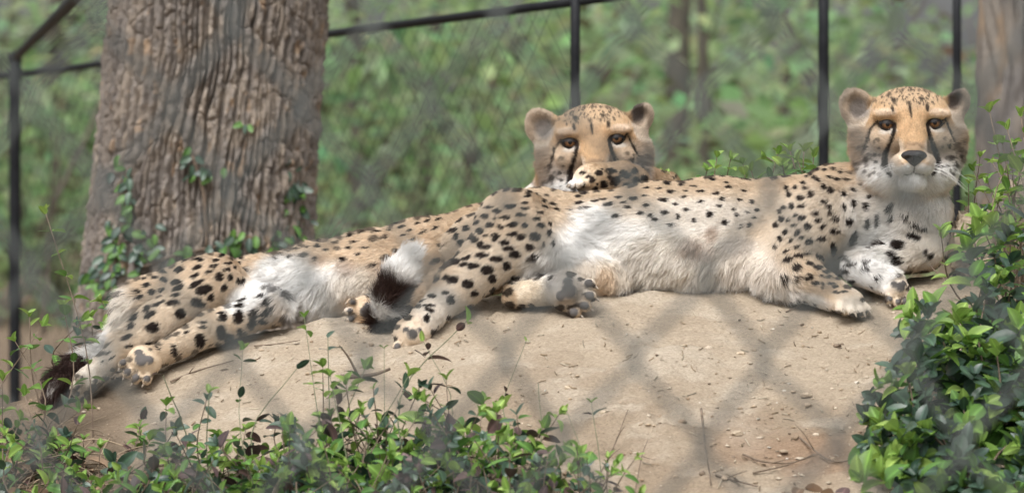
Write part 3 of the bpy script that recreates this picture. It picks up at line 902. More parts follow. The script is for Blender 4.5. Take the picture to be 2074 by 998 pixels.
# ------------------------------------------------------------------ dead leaves, twigs, stones
rl = np.random.RandomState(31)
lit = []
for k in range(1100):
    px = rl.uniform(-60, 620) if rl.rand() < 0.7 else rl.uniform(-60, 2100)
    d = rl.uniform(-1.2, -0.3) if px < 620 else rl.uniform(-1.2, -0.85)
    if px < 620 and d > np.interp(px, [-60, 200, 620], [-0.1, -0.42, -0.75]): continue
    p = gpt(px, d, 0.003)
    ax = np.array([rl.randn(), rl.randn(), rl.randn() * 0.25])
    lit.append((p, frame(ax, np.array([rl.randn() * 0.5, rl.randn() * 0.5 - 0.3, 1])), rl.uniform(0.02, 0.05), 'dead' if rl.rand() < 0.8 else 'bronze'))
litter = join_leaves('leaf_litter', lit, rl)
tag(litter, 'dry brown leaves and stalks littering the earth at the lower left', 'litter', kind='stuff')
tw = MB()
for k in range(520):
    px = rl.uniform(-60, 520) if k < 440 else rl.uniform(600, 1250)
    d = rl.uniform(-1.2, -0.25)
    if px < 520 and d > np.interp(px, [-60, 200, 520], [0.0, -0.32, -0.62]): continue
    if px >= 600 and d > -0.7: continue
    p = gpt(px, d, 0.004)
    a = rl.uniform(0, math.pi); l = rl.uniform(0.04, 0.13)
    dv = np.array([math.cos(a), math.sin(a) * 0.6, 0]) * l / 2
    q0, q1 = p - dv, p + dv
    q0[2] = float(ground_z(np.array(q0[0]), np.array(q0[1]))) + 0.003; q1[2] = float(ground_z(np.array(q1[0]), np.array(q1[1]))) + 0.003 + 0.03 * rl.rand() ** 2
    tw.tube(spline([q0, (q0 + q1) / 2 + rl.randn(3) * 0.006 + np.array([0, 0, 0.006]), q1], 6), rl.uniform(0.0006, 0.0014), 5, c=np.array([0.3, 0.23, 0.16]) * rl.uniform(0.5, 1.3))
for k in range(420):
    px = rl.uniform(350, 1900); d = rl.uniform(-1.0, -0.12)
    p = gpt(px, d, 0.0025); a = rl.uniform(0, math.pi); l = rl.uniform(0.004, 0.018)
    dv = np.array([math.cos(a), math.sin(a), 0]) * l
    q1 = p + dv; q1[2] = float(ground_z(np.array(q1[0]), np.array(q1[1]))) + 0.0025
    tw.tube(np.array([p, (p + q1) / 2 + rl.randn(3) * 0.001, q1]), rl.uniform(0.0005, 0.0012), 5, c=(np.array([0.32, 0.24, 0.16]) if rl.rand() < 0.6 else np.array([0.5, 0.43, 0.33])) * rl.uniform(0.5, 1.2))
m_straw = attr_mat('dry_stalk', 0.8, 0.2, 60, 0.2)
tag(link('dry_stalks', tw.mesh('dry_stalks', m_straw), litter), kind='stuff')

def twig(label, pts, r, forks=()):
    P = []
    for (px, py, lift) in pts:      # resting on the slope: find the depth where the ground lies under this spot
        ds = np.linspace(-1.3, 0.2, 400)
        xs = (px - 1037) * (D + ds) / D / S
        zs = ground_z(xs, D + ds, False)
        pys = 499 - (zs - CAM_Z) * D * S / (D + ds)
        i = int(np.argmin(np.abs(pys - py)))
        P.append(np.array([xs[i], D + ds[i], float(ground_z(xs[i:i + 1], D + ds[i:i + 1])[0]) + r * 0.7 + lift]))
    root = empty('twig', P[0], label, 'twig', 'dead twigs lying on the bare earth')
    Q_ = spline(P, 5 * len(P))
    link('stick', MB().tube(Q_, np.linspace(r, r * 0.5, len(Q_)), 7).mesh('stick', m_stem_brown), root)
    for (t, dx, dz) in forks:
        q = Q_[int(t * (len(Q_) - 1))]
        link('side_twig', MB().tube(spline([q, q + np.array([dx * 0.5, -0.01, dz * 0.6]), q + np.array([dx, -0.015, dz])], 6), np.linspace(r * 0.6, r * 0.25, 6), 6).mesh('side_twig', m_stem_brown), root)
twig('long thin dark twig curving down to the bush at the lower edge', [(1620, 900, .003), (1680, 945, .006), (1740, 950, .012), (1790, 955, .012)], 0.0016, ((0.2, -0.03, 0.04),))
twig('reddish thin twig running up to meet the long curved one', [(1525, 975, .003), (1590, 955, .004), (1650, 930, .008)], 0.0014)
twig('short crooked grey twig at the lower edge of the bare earth', [(1450, 965, .002), (1490, 985, .004), (1535, 996, .003)], 0.0022, ((0.3, 0.03, 0.012), (0.6, -0.02, 0.012)))
twig('arched dark twig standing over the damp earth', [(1420, 872, .03), (1428, 930, .03), (1440, 990, .004)], 0.0020)
twig('horizontal dark twig on the damp brown patch', [(1505, 915, .004), (1545, 937, .006), (1600, 935, .004), (1660, 930, .005)], 0.0018, ((0.5, 0.03, 0.008),))
twig('tiny forked twig before the head-up cat elbow', [(1592, 628, .001), (1610, 622, .002), (1622, 617, .004)], 0.0012, ((0.5, 0.008, 0.004),))
twig('slanting twig with one end in the bush, beside the upturned forepaw', [(1858, 560, .05), (1885, 588, .03), (1925, 618, .03)], 0.0016)
twig('grey stalks leaning out of the earth right of the carpet', [(1200, 990, .004), (1240, 950, .03), (1272, 902, .05)], 0.0014, ((0.4, 0.02, 0.02), (0.7, 0.012, 0.02)))
twig('bent brown stalk near the grey leaning stalks', [(1285, 996, .003), (1300, 960, .03), (1312, 938, .04)], 0.0012, ((0.5, 0.02, -0.005),))
twig('straight dry twig crossing the slope below the upturned hind paw', [(345, 772, .003), (400, 752, .004), (473, 738, .006)], 0.0018, ((0.4, 0.01, 0.012),))
twig('thin dry twig lying higher on the slope below the lower hind leg', [(515, 705, .002), (560, 702, .003), (608, 698, .003)], 0.0012)
twig('thick dead branch lying in the middle of the carpet', [(690, 800, .03), (750, 800, .03), (790, 790, .035)], 0.0045, ((0.3, -0.03, 0.05),))

def stone(name, px, py, d, size, label, seed, cmul=1.0, cat='stone'):
    n1, n2 = 90, 60
    th, ph = np.meshgrid(np.linspace(0, 2 * math.pi, n1, endpoint=False), np.linspace(0.02, math.pi - 0.02, n2))
    d0 = np.stack([np.cos(th) * np.sin(ph), np.sin(th) * np.sin(ph), np.cos(ph)], -1)
    cut = np.sign(d0) * np.abs(d0) ** 0.55
    cut /= np.maximum(1.0, np.linalg.norm(cut, axis=-1, keepdims=True) ** 0.75)
    r = 1 + 0.34 * fbm(d0 * 1.7 + seed, 3) + 0.22 * fbm(d0 * 5 + seed, 4) + 0.1 * np.abs(fbm(d0 * 11 + seed, 3))
    V = (cut * r[..., None]).reshape(-1, 3) * np.array(size)
    c = W(px, py, d)
    i, j = np.meshgrid(np.arange(n2 - 1), np.arange(n1), indexing='ij'); k_ = (j + 1) % n1
    Q_ = np.stack([i * n1 + j, (i + 1) * n1 + j, (i + 1) * n1 + k_, i * n1 + k_], -1).reshape(-1, 4)
    cc = np.array([0.44, 0.36, 0.27]) * cmul * (1 + 0.3 * fbm(V * 40 + seed, 3)[:, None])
    o = link(name, mesh_np(name, V + c, Q_, True, cc, m_stone))
    return tag(o, label, cat)
m_stone = attr_mat('sandstone', 0.92, 0.15, 90, 0.3, 0.9)
stone('rock', 1985, 494, 0.0, (0.052, 0.05, 0.062), 'pale tan rock lying beside the head-up cat shoulder', 4.0)
stone('rock', 2098, 455, 0.12, (0.055, 0.055, 0.115), 'rough grey-brown rock at the picture edge among green shoots', 9.0, 0.7)
for (px, py, s, lab, sd) in [(1500, 716, 0.008, 'small pale flat stone on the open earth in mid slope', 1), (1632, 800, 0.0085, 'pale pebble near the straw tuft on the slope', 2), (1493, 877, 0.009, 'whitish pebble just above the damp brown patch', 3), (1152, 785, 0.007, 'pale pebble on the earth above the rightmost shoots', 5), (1222, 837, 0.008, 'grey pebble on the earth right of the rightmost shoots', 6)]:
    ds = np.linspace(-1.3, 0.2, 400); xs = (px - 1037) * (D + ds) / D / S
    pys = 499 - (ground_z(xs, D + ds, False) - CAM_Z) * D * S / (D + ds)
    i_ = int(np.argmin(np.abs(pys - py)))
    stone('stone', px, py, ds[i_], (s, s * 0.9, s * 0.45), lab, sd, 1.25)

# ------------------------------------------------------------------ the cats: one continuous skin grown from a blended field
def surface_nets(F, org, h):
    ins = F < 0
    c = [ins[a:F.shape[0] - 1 + a, b:F.shape[1] - 1 + b, e:F.shape[2] - 1 + e] for a in (0, 1) for b in (0, 1) for e in (0, 1)]
    anyi = c[0].copy(); alli = c[0].copy()
    for q in c[1:]: anyi |= q; alli &= q
    act = anyi & ~alli
    I = np.argwhere(act)
    idx = np.full(act.shape, -1, np.int64)
    idx[act] = np.arange(len(I))
    pos = np.zeros((len(I), 3)); cnt = np.zeros(len(I))
    cor = [np.array((a, b, e)) for a in (0, 1) for b in (0, 1) for e in (0, 1)]
    val = [F[I[:, 0] + q[0], I[:, 1] + q[1], I[:, 2] + q[2]] for q in cor]
    for a in range(8):
        for b in range(a + 1, 8):
            if np.abs(cor[a] - cor[b]).sum() != 1: continue
            va, vb = val[a], val[b]
            m = (va < 0) != (vb < 0)
            t = np.where(m, va / np.where(m, va - vb, 1), 0)
            pos += np.where(m[:, None], cor[a] + (cor[b] - cor[a]) * t[:, None], 0)
            cnt += m
    V = org + (I + pos / cnt[:, None]) * h
    Qs = []
    for ax in range(3):
        sl0 = [slice(None)] * 3; sl1 = [slice(None)] * 3
        sl0[ax] = slice(0, -1); sl1[ax] = slice(1, None)
        a = ins[tuple(sl0)]; b = ins[tuple(sl1)]
        E = np.argwhere(a != b)
        o = [k for k in range(3) if k != ax]
        E = E[(E[:, o[0]] > 0) & (E[:, o[1]] > 0) & (E[:, o[0]] < act.shape[o[0]]) & (E[:, o[1]] < act.shape[o[1]])]
        s = a[E[:, 0], E[:, 1], E[:, 2]]
        def cell(d0, d1):
            q = E.copy(); q[:, o[0]] -= d0; q[:, o[1]] -= d1
            return idx[q[:, 0], q[:, 1], q[:, 2]]
        q = np.stack([cell(1, 1), cell(0, 1), cell(0, 0), cell(1, 0)], 1)
        flip = s if ax != 1 else ~s
        q[~flip] = q[~flip][:, ::-1]
        Qs.append(q)
    return V, np.concatenate(Qs)


class Cat:
    def __init__(s): s.pr = []; s.pads = []; s.claws = []; s.paws = []
    def cone(s, a, ra, b, rb, k=0.02, flow=None):
        a = np.asarray(a, float); b = np.asarray(b, float)
        s.pr.append(dict(t='c', a=a, b=b, ra=ra, rb=rb, k=k, flow=(b - a) if flow is None else np.asarray(flow, float)))
    def ell(s, c, r, Rm=None, k=0.02, flow=(0, 0, 0), cut=False):
        s.pr.append(dict(t='e', c=np.asarray(c, float), r=np.asarray(r, float), R=np.eye(3) if Rm is None else Rm, k=k, flow=np.asarray(flow, float), cut=cut))
    def dist(s, p, P):
        if p['t'] == 'c':
            ba = p['b'] - p['a']; pa = P - p['a'].astype(P.dtype)
            t = np.clip(pa @ ba.astype(P.dtype) / max(ba.dot(ba), 1e-9), 0, 1)
            return np.linalg.norm(pa - t[..., None] * ba.astype(P.dtype), axis=-1) - (p['ra'] + t * (p['rb'] - p['ra']))
        q = (P - p['c'].astype(P.dtype)) @ p['R'].astype(P.dtype)
        k0 = np.linalg.norm(q / p['r'].astype(P.dtype), axis=-1)
        k1 = np.linalg.norm(q / (p['r'] ** 2).astype(P.dtype), axis=-1) + 1e-9
        return k0 * (k0 - 1) / k1
    def box(s, p):
        if p['t'] == 'c':
            return np.minimum(p['a'] - p['ra'], p['b'] - p['rb']), np.maximum(p['a'] + p['ra'], p['b'] + p['rb'])
        r = p['r'].max(); return p['c'] - r, p['c'] + r
    def grow(s, h=0.004):
        lo = np.min([s.box(p)[0] for p in s.pr], 0) - 0.02; hi = np.max([s.box(p)[1] for p in s.pr], 0) + 0.02
        n = np.ceil((hi - lo) / h).astype(int) + 1
        F = np.full(n, 0.05, np.float32)
        ax = [lo[k] + np.arange(n[k]) * h for k in range(3)]
        for p in s.pr:
            b0, b1 = s.box(p); mg = p['k'] + 3 * h
            i0 = np.clip(np.floor((b0 - mg - lo) / h).astype(int), 0, n - 1); i1 = np.clip(np.ceil((b1 + mg - lo) / h).astype(int) + 1, 1, n)
            sl = tuple(slice(a, b) for a, b in zip(i0, i1))
            P = np.stack(np.meshgrid(*[ax[k][sl[k]] for k in range(3)], indexing='ij'), -1).astype(np.float32)
            d = s.dist(p, P); f = F[sl]; k = p['k']
            if p.get('cut'):
                m = np.maximum(k - np.abs(f + d), 0) / k
                F[sl] = np.maximum(f, -d) + m * m * k * 0.25
            else:
                m = np.maximum(k - np.abs(f - d), 0) / k
                F[sl] = np.minimum(f, d) - m * m * k * 0.25
        return surface_nets(F, lo, h)
    def flow(s, P):
        P = P.astype(np.float32); f = np.zeros(P.shape, np.float32)
        for p in s.pr:
            if p.get('cut') or not p['flow'].any(): continue
            w = np.exp(-np.maximum(s.dist(p, P), -0.004) / 0.007)
            f += w[:, None] * (p['flow'] / np.linalg.norm(p['flow'])).astype(np.float32)
        return f
    def paw(s, c, fwd, sole, r, pads=True, spread=1.0, ps=0.85):
        """Four toes and the palm; sole is where the pads face."""
        fwd = np.asarray(fwd, float); fwd /= np.linalg.norm(fwd)
        sole = np.asarray(sole, float); sole -= fwd * fwd.dot(sole); sole /= np.linalg.norm(sole)
        sd = np.cross(fwd, sole)
        Rm = np.stack([fwd, sd, sole], 1)
        s.paws.append((c + fwd * r * 0.4, r * 1.35))
        s.ell(c - fwd * r * 0.08, (r * 0.86, r * 0.92, r * 0.70), Rm, r * 0.4, flow=fwd)
        for q, (lat, ln) in enumerate(((-0.66, 0.62), (-0.23, 0.92), (0.23, 0.92), (0.66, 0.62))):
            a = c + sd * lat * r * 0.92 * spread + fwd * r * 0.35
            b = c + sd * lat * r * 1.18 * spread + fwd * r * (ln + 0.12) + sole * r * 0.12
            s.cone(a, r * 0.27, b, r * 0.255, r * 0.015, flow=fwd)
            s.claws.append((b + fwd * r * 0.22 - sole * r * 0.06, fwd * 0.9 + sole * 0.45, r))
            if pads:
                pc = b + sole * r * 0.20 - fwd * r * 0.02
                s.ell(pc, (r * 0.25, r * 0.19, r * 0.15), Rm, r * 0.05)
                s.pads.append((pc + sole * r * 0.06, r * 0.25 * ps))
        if pads:
            for q, (lat, ln, rr) in enumerate(((0, 0.12, 0.40), (-0.34, -0.10, 0.26), (0.34, -0.10, 0.26))):
                pc = c + sd * lat * r + fwd * ln * r + sole * r * 0.58
                s.ell(pc, (r * rr, r * rr, r * 0.2), Rm, r * 0.12)
                s.pads.append((pc + sole * r * 0.05, r * rr * 1.08 * ps))


PXM = 1 / S
def head_local(c, yaw=0.0, roll=0.0, pitch=0.0, scale=1.0):
    """Frame of a head: u to the picture's right, w out of the face, v up."""
    Rz = Matrix.Rotation(yaw, 3, 'Z') @ Matrix.Rotation(roll, 3, 'Y') @ Matrix.Rotation(pitch, 3, 'X')
    B = np.array(Rz) @ np.array([[1, 0, 0], [0, -1, 0], [0, 0, 1]], float).T
    k = PXM * scale
    return dict(c=np.asarray(c, float), B=B, k=k)
def h2w(H, q): return H['c'] + (H['B'] @ (np.asarray(q, float) * H['k']))
def w2h(H, P): return ((P - H['c']) @ H['B']) / H['k']


def add_head(cat, H, ear_r=1.0):
    k = H['k']; B = H['B']
    e = lambda c, r, kk=20, flow=(0, 0, 0), Rm=None, cut=False: cat.ell(h2w(H, c), np.array(r) * k, B if Rm is None else B @ Rm, kk * k, B @ np.array(flow, float), cut)
    e((0, -12, 26), (92, 92, 80), 20, (0, -0.4, 1))
    for s in (-1, 1):
        e((s * 60, -6, -24), (46, 56, 62), 26, (s * 0.8, -0.6, -0.25))
        e((s * 42, 18, -66), (46, 50, 36), 26, (s * 0.7, -0.6, -0.5))
        e((s * 88, -30, 10), (26, 40, 52), 30, (s * 0.8, -0.6, 0.1))
    e((0, 42, 38), (62, 40, 46), 30, (0, -0.3, 1))
    cat.cone(h2w(H, (0, 66, 30)), 30 * k, h2w(H, (0, 112, -24)), 25 * k, 16 * k, B @ np.array([0, -0.6, 1.0]))
    for s in (-1, 1):
        e((s * 50, 64, 49), (29, 20, 11), 14, (s * 0.3, -0.3, 1))
        e((s * 52, 56, 0), (28, 18, 16), 18, (s * 0.8, -0.3, -0.2))
        e((s * 20, 104, -49), (25, 34, 22), 9, (s * 0.8, -0.5, -0.5))
    e((0, 88, -80), (27, 30, 18), 9, (0, -0.6, -0.8))
    for s in (-1, 1):
        e((s * 47, 92, 31), (21, 20, 13), 12, (0, 0, 0), None, True)      # eye sockets
    # ears: a cup each
    for s, tw in ((-1, 0.25), (1, -0.62)):
        Rm = np.array(Matrix.Rotation(s * 0.62, 3, 'Y') @ Matrix.Rotation(tw, 3, 'Z'))
        cc = (s * (98 if s < 0 else 94), -30, 62 if s < 0 else 68)
        er_ = ear_r * (1.0 if s < 0 else 0.84)
        e(cc, (35 * er_, 17, 46 * er_), 14, (s * 0.5, 0, 0.9), Rm)
        e((cc[0] + s * 4 + tw * 16, cc[1] + 17, cc[2] + 5), (25 * er_, 17, 34 * er_), 6, (0, 0, 0), Rm, True)


# colours of the coat
TAN = np.array([0.585, 0.455, 0.32]); PALE = np.array([0.70, 0.61, 0.50]); WHITE = np.array([0.89, 0.87, 0.84]); GOLD = np.array([0.56, 0.38, 0.22])
INK = np.array([0.022, 0.014, 0.011]); GREY = np.array([0.42, 0.37, 0.33]); PADC = np.array([0.10, 0.092, 0.088]); BROWN = np.array([0.34, 0.21, 0.13])


def seg_d(u, v, pts, wd):
    """Signed depth inside a stroke of varying half-width; >0 inside."""
    best = np.full(u.shape, -99.0, np.float32)
    for (a, b, wa, wb) in zip(pts[:-1], pts[1:], wd[:-1], wd[1:]):
        a = np.array(a, float); ba = np.array(b, float) - a
        t = np.clip(((u - a[0]) * ba[0] + (v - a[1]) * ba[1]) / (ba.dot(ba) + 1e-9), 0, 1)
        d = np.hypot(u - a[0] - t * ba[0], v - a[1] - t * ba[1])
        best = np.maximum(best, wa + (wb - wa) * t - d)
    return best


EYES = ((-49, 30.5), (45.5, 33.5))     # u, v(up) of the eye centres
_hr = np.random.RandomState(4)
FOREHEAD = [(_hr.uniform(-84, 84), 66 + 48 * _hr.rand() ** 0.8, _hr.uniform(1.1, 2.2), _hr.uniform(1.3, 2.8)) for _ in range(260)]
CHEEKS = [(_hr.choice((-1, 1)) * _hr.uniform(55, 108), _hr.uniform(-70, 5), _hr.uniform(1.8, 4.0), _hr.uniform(1.8, 4.2)) for _ in range(80)]


def face_colour(L, col, spot_dark=1.0):
    """Face markings in the head's own frame."""
    u, w, v = L[:, 0], L[:, 1], L[:, 2]
    nz = fbm(L * 0.05, 3)
    uu = u + 2.0 * fbm(L * 0.12 + 3, 2); vv = v + 2.0 * fbm(L * 0.12 + 8, 2)
    ut = u + 0.35 * (uu - u); vt = v + 0.35 * (vv - v)
    fw_ = sstep(151, 147, w)
    inh = fw_ * sstep(1.12, 0.94, np.sqrt((u / 128) ** 2 + ((v - 2) / 112) ** 2 + (np.clip(w + 10, -200, 0) / 110) ** 2))
    c = np.tile(GOLD, (len(u), 1)) * (1 + 0.14 * nz[:, None] + 0.16 * fbm(L * 0.22 + 5, 2)[:, None])
    def blob(cu, cv, ru, rv, colr, a=1.0, s0=1.25, s1=0.55):
        nonlocal c
        t = (sstep(s0, s1, np.sqrt(((uu - cu) / ru) ** 2 + ((vv - cv) / rv) ** 2)) * a)[:, None]
        c = c * (1 - t) + np.asarray(colr) * t
    blob(0, 85, 75, 30, TAN, 0.5)
    for s in (-1, 1):
        blob(s * 68, 5, 32, 24, PALE, 0.55)
        blob(s * 64, -30, 40, 32, (0.66, 0.54, 0.42), 0.8)
        blob(s * 85, -45, 48, 36, (0.52, 0.46, 0.41), 0.85)
        blob(s * 70, -72, 60, 34, WHITE, 0.85)
        blob(s * 54, 53, 24, 9, (0.72, 0.60, 0.48), 0.7)
        blob(s * 104, 0, 22, 50, (0.40, 0.32, 0.25), 0.7)
        blob(s * 30, -24, 12, 26, PALE, 0.6)
    blob(0, -78, 62, 26, WHITE, 1.0, 1.2, 0.8)
    blob(0, -62, 38, 15, WHITE, 0.95)
    blob(0, -98, 80, 24, WHITE, 0.95)
    for (eu, ev) in EYES:                      # pale ring under the eye
        blob(eu + 2, ev - 15, 18, 6, WHITE, 0.6)
        blob(eu, ev, 24, 15, INK * 1.5, 0.0)
    for s in (-1, 1):
        blob(s * 28, -12, 5, 14, (0.30, 0.22, 0.16), 0.35)
    blob(0, -16, 24, 9, (0.22, 0.16, 0.12), 0.55)
    k = np.zeros(len(u), np.float32)
    def ink(m, soft=1.6): 
        nonlocal k
        k = np.maximum(k, sstep(-soft, soft * 0.6, m))
    if spot_dark > 0:
        ink(seg_d(ut, vt, [(-34, 27), (-37, 8), (-44, -12), (-50, -30), (-51, -46), (-47, -59), (-40, -69)], [3.4, 3.6, 4.4, 6.0, 6.6, 5.4, 2.6]))
        ink(seg_d(ut, vt, [(29, 29), (32, 8), (39, -10), (47, -28), (50, -44), (46, -58), (39, -67)], [3.4, 3.8, 4.8, 6.4, 6.8, 5.4, 2.6]))
        ink(seg_d(uu, vv, [(-66, 35), (-79, 20), (-84, 4), (-86, -10)], [2.2, 1.8, 1.6, 0.7]))
        ink(seg_d(uu, vv, [(63, 40), (73, 27), (81, 9), (88, -6)], [2.4, 2.0, 1.9, 0.9]))
        ink(seg_d(uu, vv, [(-6, 74), (-4, 58), (-2, 42)], [1.4, 2.0, 1.0]), 2.5)
        for (a, b, ru, rv) in ((-39, 60, 3.6, 8), (30, 62, 3.6, 8), (-36, 79, 5, 4), (22, 80, 5.5, 3.5), (-86, -37, 5, 8), (79, -34, 6, 5), (88, -47, 4, 7), (74, -12, 4, 6), (-70, -28, 4, 5), (-88, -14, 4, 6), (-68, -42, 5, 3.5), (98, -30, 4, 5), (60, -52, 5, 3)):
            m = 1 - np.sqrt(((uu - a) / ru) ** 2 + ((vv - b) / rv) ** 2)
            k = np.maximum(k, sstep(-0.35, 0.3, m) * (0.95 if b > 50 else 0.85))
        for (a, b, ru, rv) in FOREHEAD:
            k = np.maximum(k, sstep(-0.5, 0.3, 1 - np.sqrt(((uu - a) / ru) ** 2 + ((vv - b) / rv) ** 2)) * 0.8)
        for (a, b, ru, rv) in CHEEKS:
            k = np.maximum(k, sstep(-0.6, 0.3, 1 - np.sqrt(((uu - a) / ru) ** 2 + ((vv - b) / rv) ** 2)) * 0.62)
        ink(seg_d(u, v, [(0, -50), (0, -64)], [0.8, 0.8]), 1.2)
        ink(seg_d(u, v, [(-18, -68), (-9, -67.5), (0, -65), (9, -67.5), (18, -68)], [0.2, 0.7, 1.2, 0.7, 0.2]), 1.4)
        for (eu, ev) in EYES:
            m = 1.08 - np.sqrt(((u - eu) / 17) ** 2 + ((v - ev + 1) / 9.8) ** 2)
            k = np.maximum(k, sstep(-0.12, 0.08, m))
    c = c * (1 - k[:, None]) + INK * k[:, None]
    fr = sstep(-35, 5, w)
    a = (inh * fr)[:, None]
    # sides and back of the head: plain tan, short dark flecks come from the coat spots
    col = col * (1 - inh[:, None]) + (GOLD * (1 + 0.1 * nz[:, None])) * inh[:, None]
    col = col * (1 - a) + c * a
    # ears: pale rim, grey down inside, black patch on the back
    for s in (-1, 1):
        q = np.sqrt(((u - s * 106) / 38) ** 2 + ((v - 72) / 46) ** 2)
        ear = fw_ * sstep(1.25, 1.0, q) * sstep(72, 84, np.abs(u)) * (w < 30)
        e = np.tile(np.array([0.54, 0.44, 0.34]), (len(u), 1))
        t = sstep(1.0, 0.45, np.sqrt(((u - s * (98 if s < 0 else 90)) / 26) ** 2 + ((v - (62 if s < 0 else 84)) / 30) ** 2))[:, None]
        e = e * (1 - t) + (np.array([0.14, 0.115, 0.10]) if s > 0 else np.array([0.33, 0.29, 0.26])) * t
        t = sstep(0.75, 1.05, q)[:, None]
        e = e * (1 - t) + np.array([0.70, 0.60, 0.49]) * t
        col = col * (1 - ear[:, None]) + e * ear[:, None]
    return col


def parse_spots(txt, ox, oy, sc_):
    out = []
    for s in txt.split(';'):
        f = [float(x) for x in s.split(',')]
        out.append((ox + f[0] / sc_, oy + f[1] / sc_, f[2] / sc_, f[3] / sc_, math.radians(f[4]) if len(f) > 4 else 0.0))
    return out


def build_cat(root, cat, H, cfg, seed):
    rng = np.random.RandomState(seed)
    V, Q = cat.grow(0.004)
    bvh = BVHTree.FromPolygons([tuple(v) for v in V], [tuple(q) for q in Q])
    eye0 = Vector((0, 0, CAM_Z))
    spots = []
    for (px, py, rx, ry, an) in cfg['spots']:
        tgt = Vector(W(px, py, 0))
        dv = (tgt - eye0).normalized()
        hit, nrm, _, _ = bvh.ray_cast(eye0, dv)
        if hit is None: continue
        k = hit.y / D / S
        spots.append((np.array(hit), rx * k * 1.03, ry * k * 1.03, an, 1.0))
    man = np.array([s[0] for s in spots]) if spots else np.zeros((0, 3))
    # the rest of the coat: spots scattered evenly where none were read off the photograph
    tri = np.concatenate([Q[:, [0, 1, 2]], Q[:, [0, 2, 3]]])
    e1 = V[tri[:, 1]] - V[tri[:, 0]]; e2 = V[tri[:, 2]] - V[tri[:, 0]]
    cr = np.cross(e1, e2); area = np.linalg.norm(cr, axis=1) / 2 + 1e-12
    fn = cr / (2 * area[:, None])
    def sample(n, wgt):
        cs = np.cumsum(area * wgt); f = np.searchsorted(cs, rng.rand(n) * cs[-1])
        a, b = rng.rand(n), rng.rand(n); m = a + b > 1; a[m] = 1 - a[m]; b[m] = 1 - b[m]
        return V[tri[f, 0]] + a[:, None] * e1[f] + b[:, None] * e2[f], f
    cand, cf = sample(9000, np.ones(len(tri)))
    acc = np.zeros((0, 3)); 
    lh = w2h(H, cand); inhead = (np.abs(lh[:, 0]) < 125) & (lh[:, 2] > -95) & (lh[:, 2] < 125) & (lh[:, 1] > -90)
    hidden = fn[cf][:, 1] > 0.05
    okr = np.zeros(len(cand), bool)
    cpx = 1037 + cand[:, 0] * S * D / cand[:, 1]; cpy = 499 - (cand[:, 2] - CAM_Z) * S * D / cand[:, 1]
    for (x0, y0, x1, y1) in cfg['fill']: okr |= (cpx > x0) & (cpx < x1) & (cpy > y0) & (cpy < y1)
    for (x, y, r_) in cfg.get('nofill', ()): okr &= np.hypot(cpx - x, cpy - y) > r_; 
    for i in range(len(cand)):
        if inhead[i] or not (hidden[i] or okr[i]): continue
        p = cand[i]
        if len(man) and np.min(np.linalg.norm(man - p, axis=1)) < 0.020: continue
        if len(acc) and np.min(np.linalg.norm(acc - p, axis=1)) < 0.019: continue
        acc = np.vstack([acc, p])
    for p in acc:
        r_ = rng.uniform(0.0042, 0.0078)
        spots.append((p, r_ * rng.uniform(1.0, 1.5), r_ * rng.uniform(0.6, 0.95), rng.uniform(-0.5, 0.2), cfg.get('fill_dark', 0.9)))

    def coat(P, jit=0.0):
        px = 1037 + P[:, 0] * S; py = 499 - (P[:, 2] - CAM_Z) * S
        kx = D / P[:, 1]
        c0 = np.array([cfg['ref'], 0, 0])
        px = 1037 + (px - 1037) * D / (D + cfg['ref']); py = 499 + (py - 499) * D / (D + cfg['ref'])
        nz = fbm(P * 26, 3); nz2 = fbm(P * 60 + 4, 2)
        col = np.tile(TAN, (len(P), 1)).astype(np.float64)
        wob = np.stack([fbm(P * 14 + 2, 2), fbm(P * 14 + 6, 2)], -1) * 12
        for (cx, cy, rx, ry, an, cc, a) in cfg['patches']:
            dx = px + wob[:, 0] - cx; dy = py + wob[:, 1] - cy
            ca, sa = math.cos(an), math.sin(an)
            q = np.sqrt(((dx * ca + dy * sa) / rx) ** 2 + ((-dx * sa + dy * ca) / ry) ** 2)
            t = (sstep(1.25, 0.6, q) * a)[:, None]
            col = col * (1 - t) + cc * t
        col = col * (1 + 0.09 * nz + 0.07 * nz2)[:, None]
        kk = np.zeros(len(P), np.float32)
        wob2 = np.stack([fbm(P * 120 + 2, 2), fbm(P * 120 + 6, 2)], -1) * 0.0022
        order = np.argsort(P[:, 0]); xs = P[order, 0]
        for (c, rx, ry, an, dk) in spots:
            R_ = max(rx, ry) * 1.5
            i0, i1 = np.searchsorted(xs, (c[0] - R_, c[0] + R_))
            id_ = order[i0:i1]
            if not len(id_): continue
            q = P[id_] - c
            m = (np.abs(q[:, 2]) < R_) & (np.abs(q[:, 1]) < 0.035)
            id_ = id_[m]; q = q[m]
            if not len(id_): continue
            ca, sa = math.cos(an), math.sin(an)
            x = q[:, 0] + wob2[id_, 0]; y = -(q[:, 2] + wob2[id_, 1])
            d = np.sqrt(((x * ca + y * sa) / rx) ** 2 + ((-x * sa + y * ca) / ry) ** 2)
            kk[id_] = np.maximum(kk[id_], sstep(1.12, 0.88, d) * dk)
        fade = np.ones(len(P))
        col = col * (1 - kk[:, None]) + INK * (1 + 0.6 * nz2[:, None]) * kk[:, None]
        col = face_colour(w2h(H, P), col)
        for (tp, cc, r_) in cfg['tail']:
            t = sstep(1.15, 0.85, np.linalg.norm((P - tp), axis=1) / r_)[:, None]
            col = col * (1 - t) + cc * t
        for (pc, r_) in cat.pads:
            t = sstep(1.1, 0.9, np.linalg.norm(P - pc, axis=1) / r_)[:, None]
            col = col * (1 - t) + PADC * (1 + 0.5 * nz2[:, None] + 0.4 * nz[:, None]) * t
        return np.clip(col, 0.008, 0.92)
    me = mesh_np('body', V, Q, True, coat(V), m_skin)
    body = link('body', me, root)

    # ---- fur
    lt = w2h(H, V[tri].mean(1)); ctr = V[tri].mean(1)
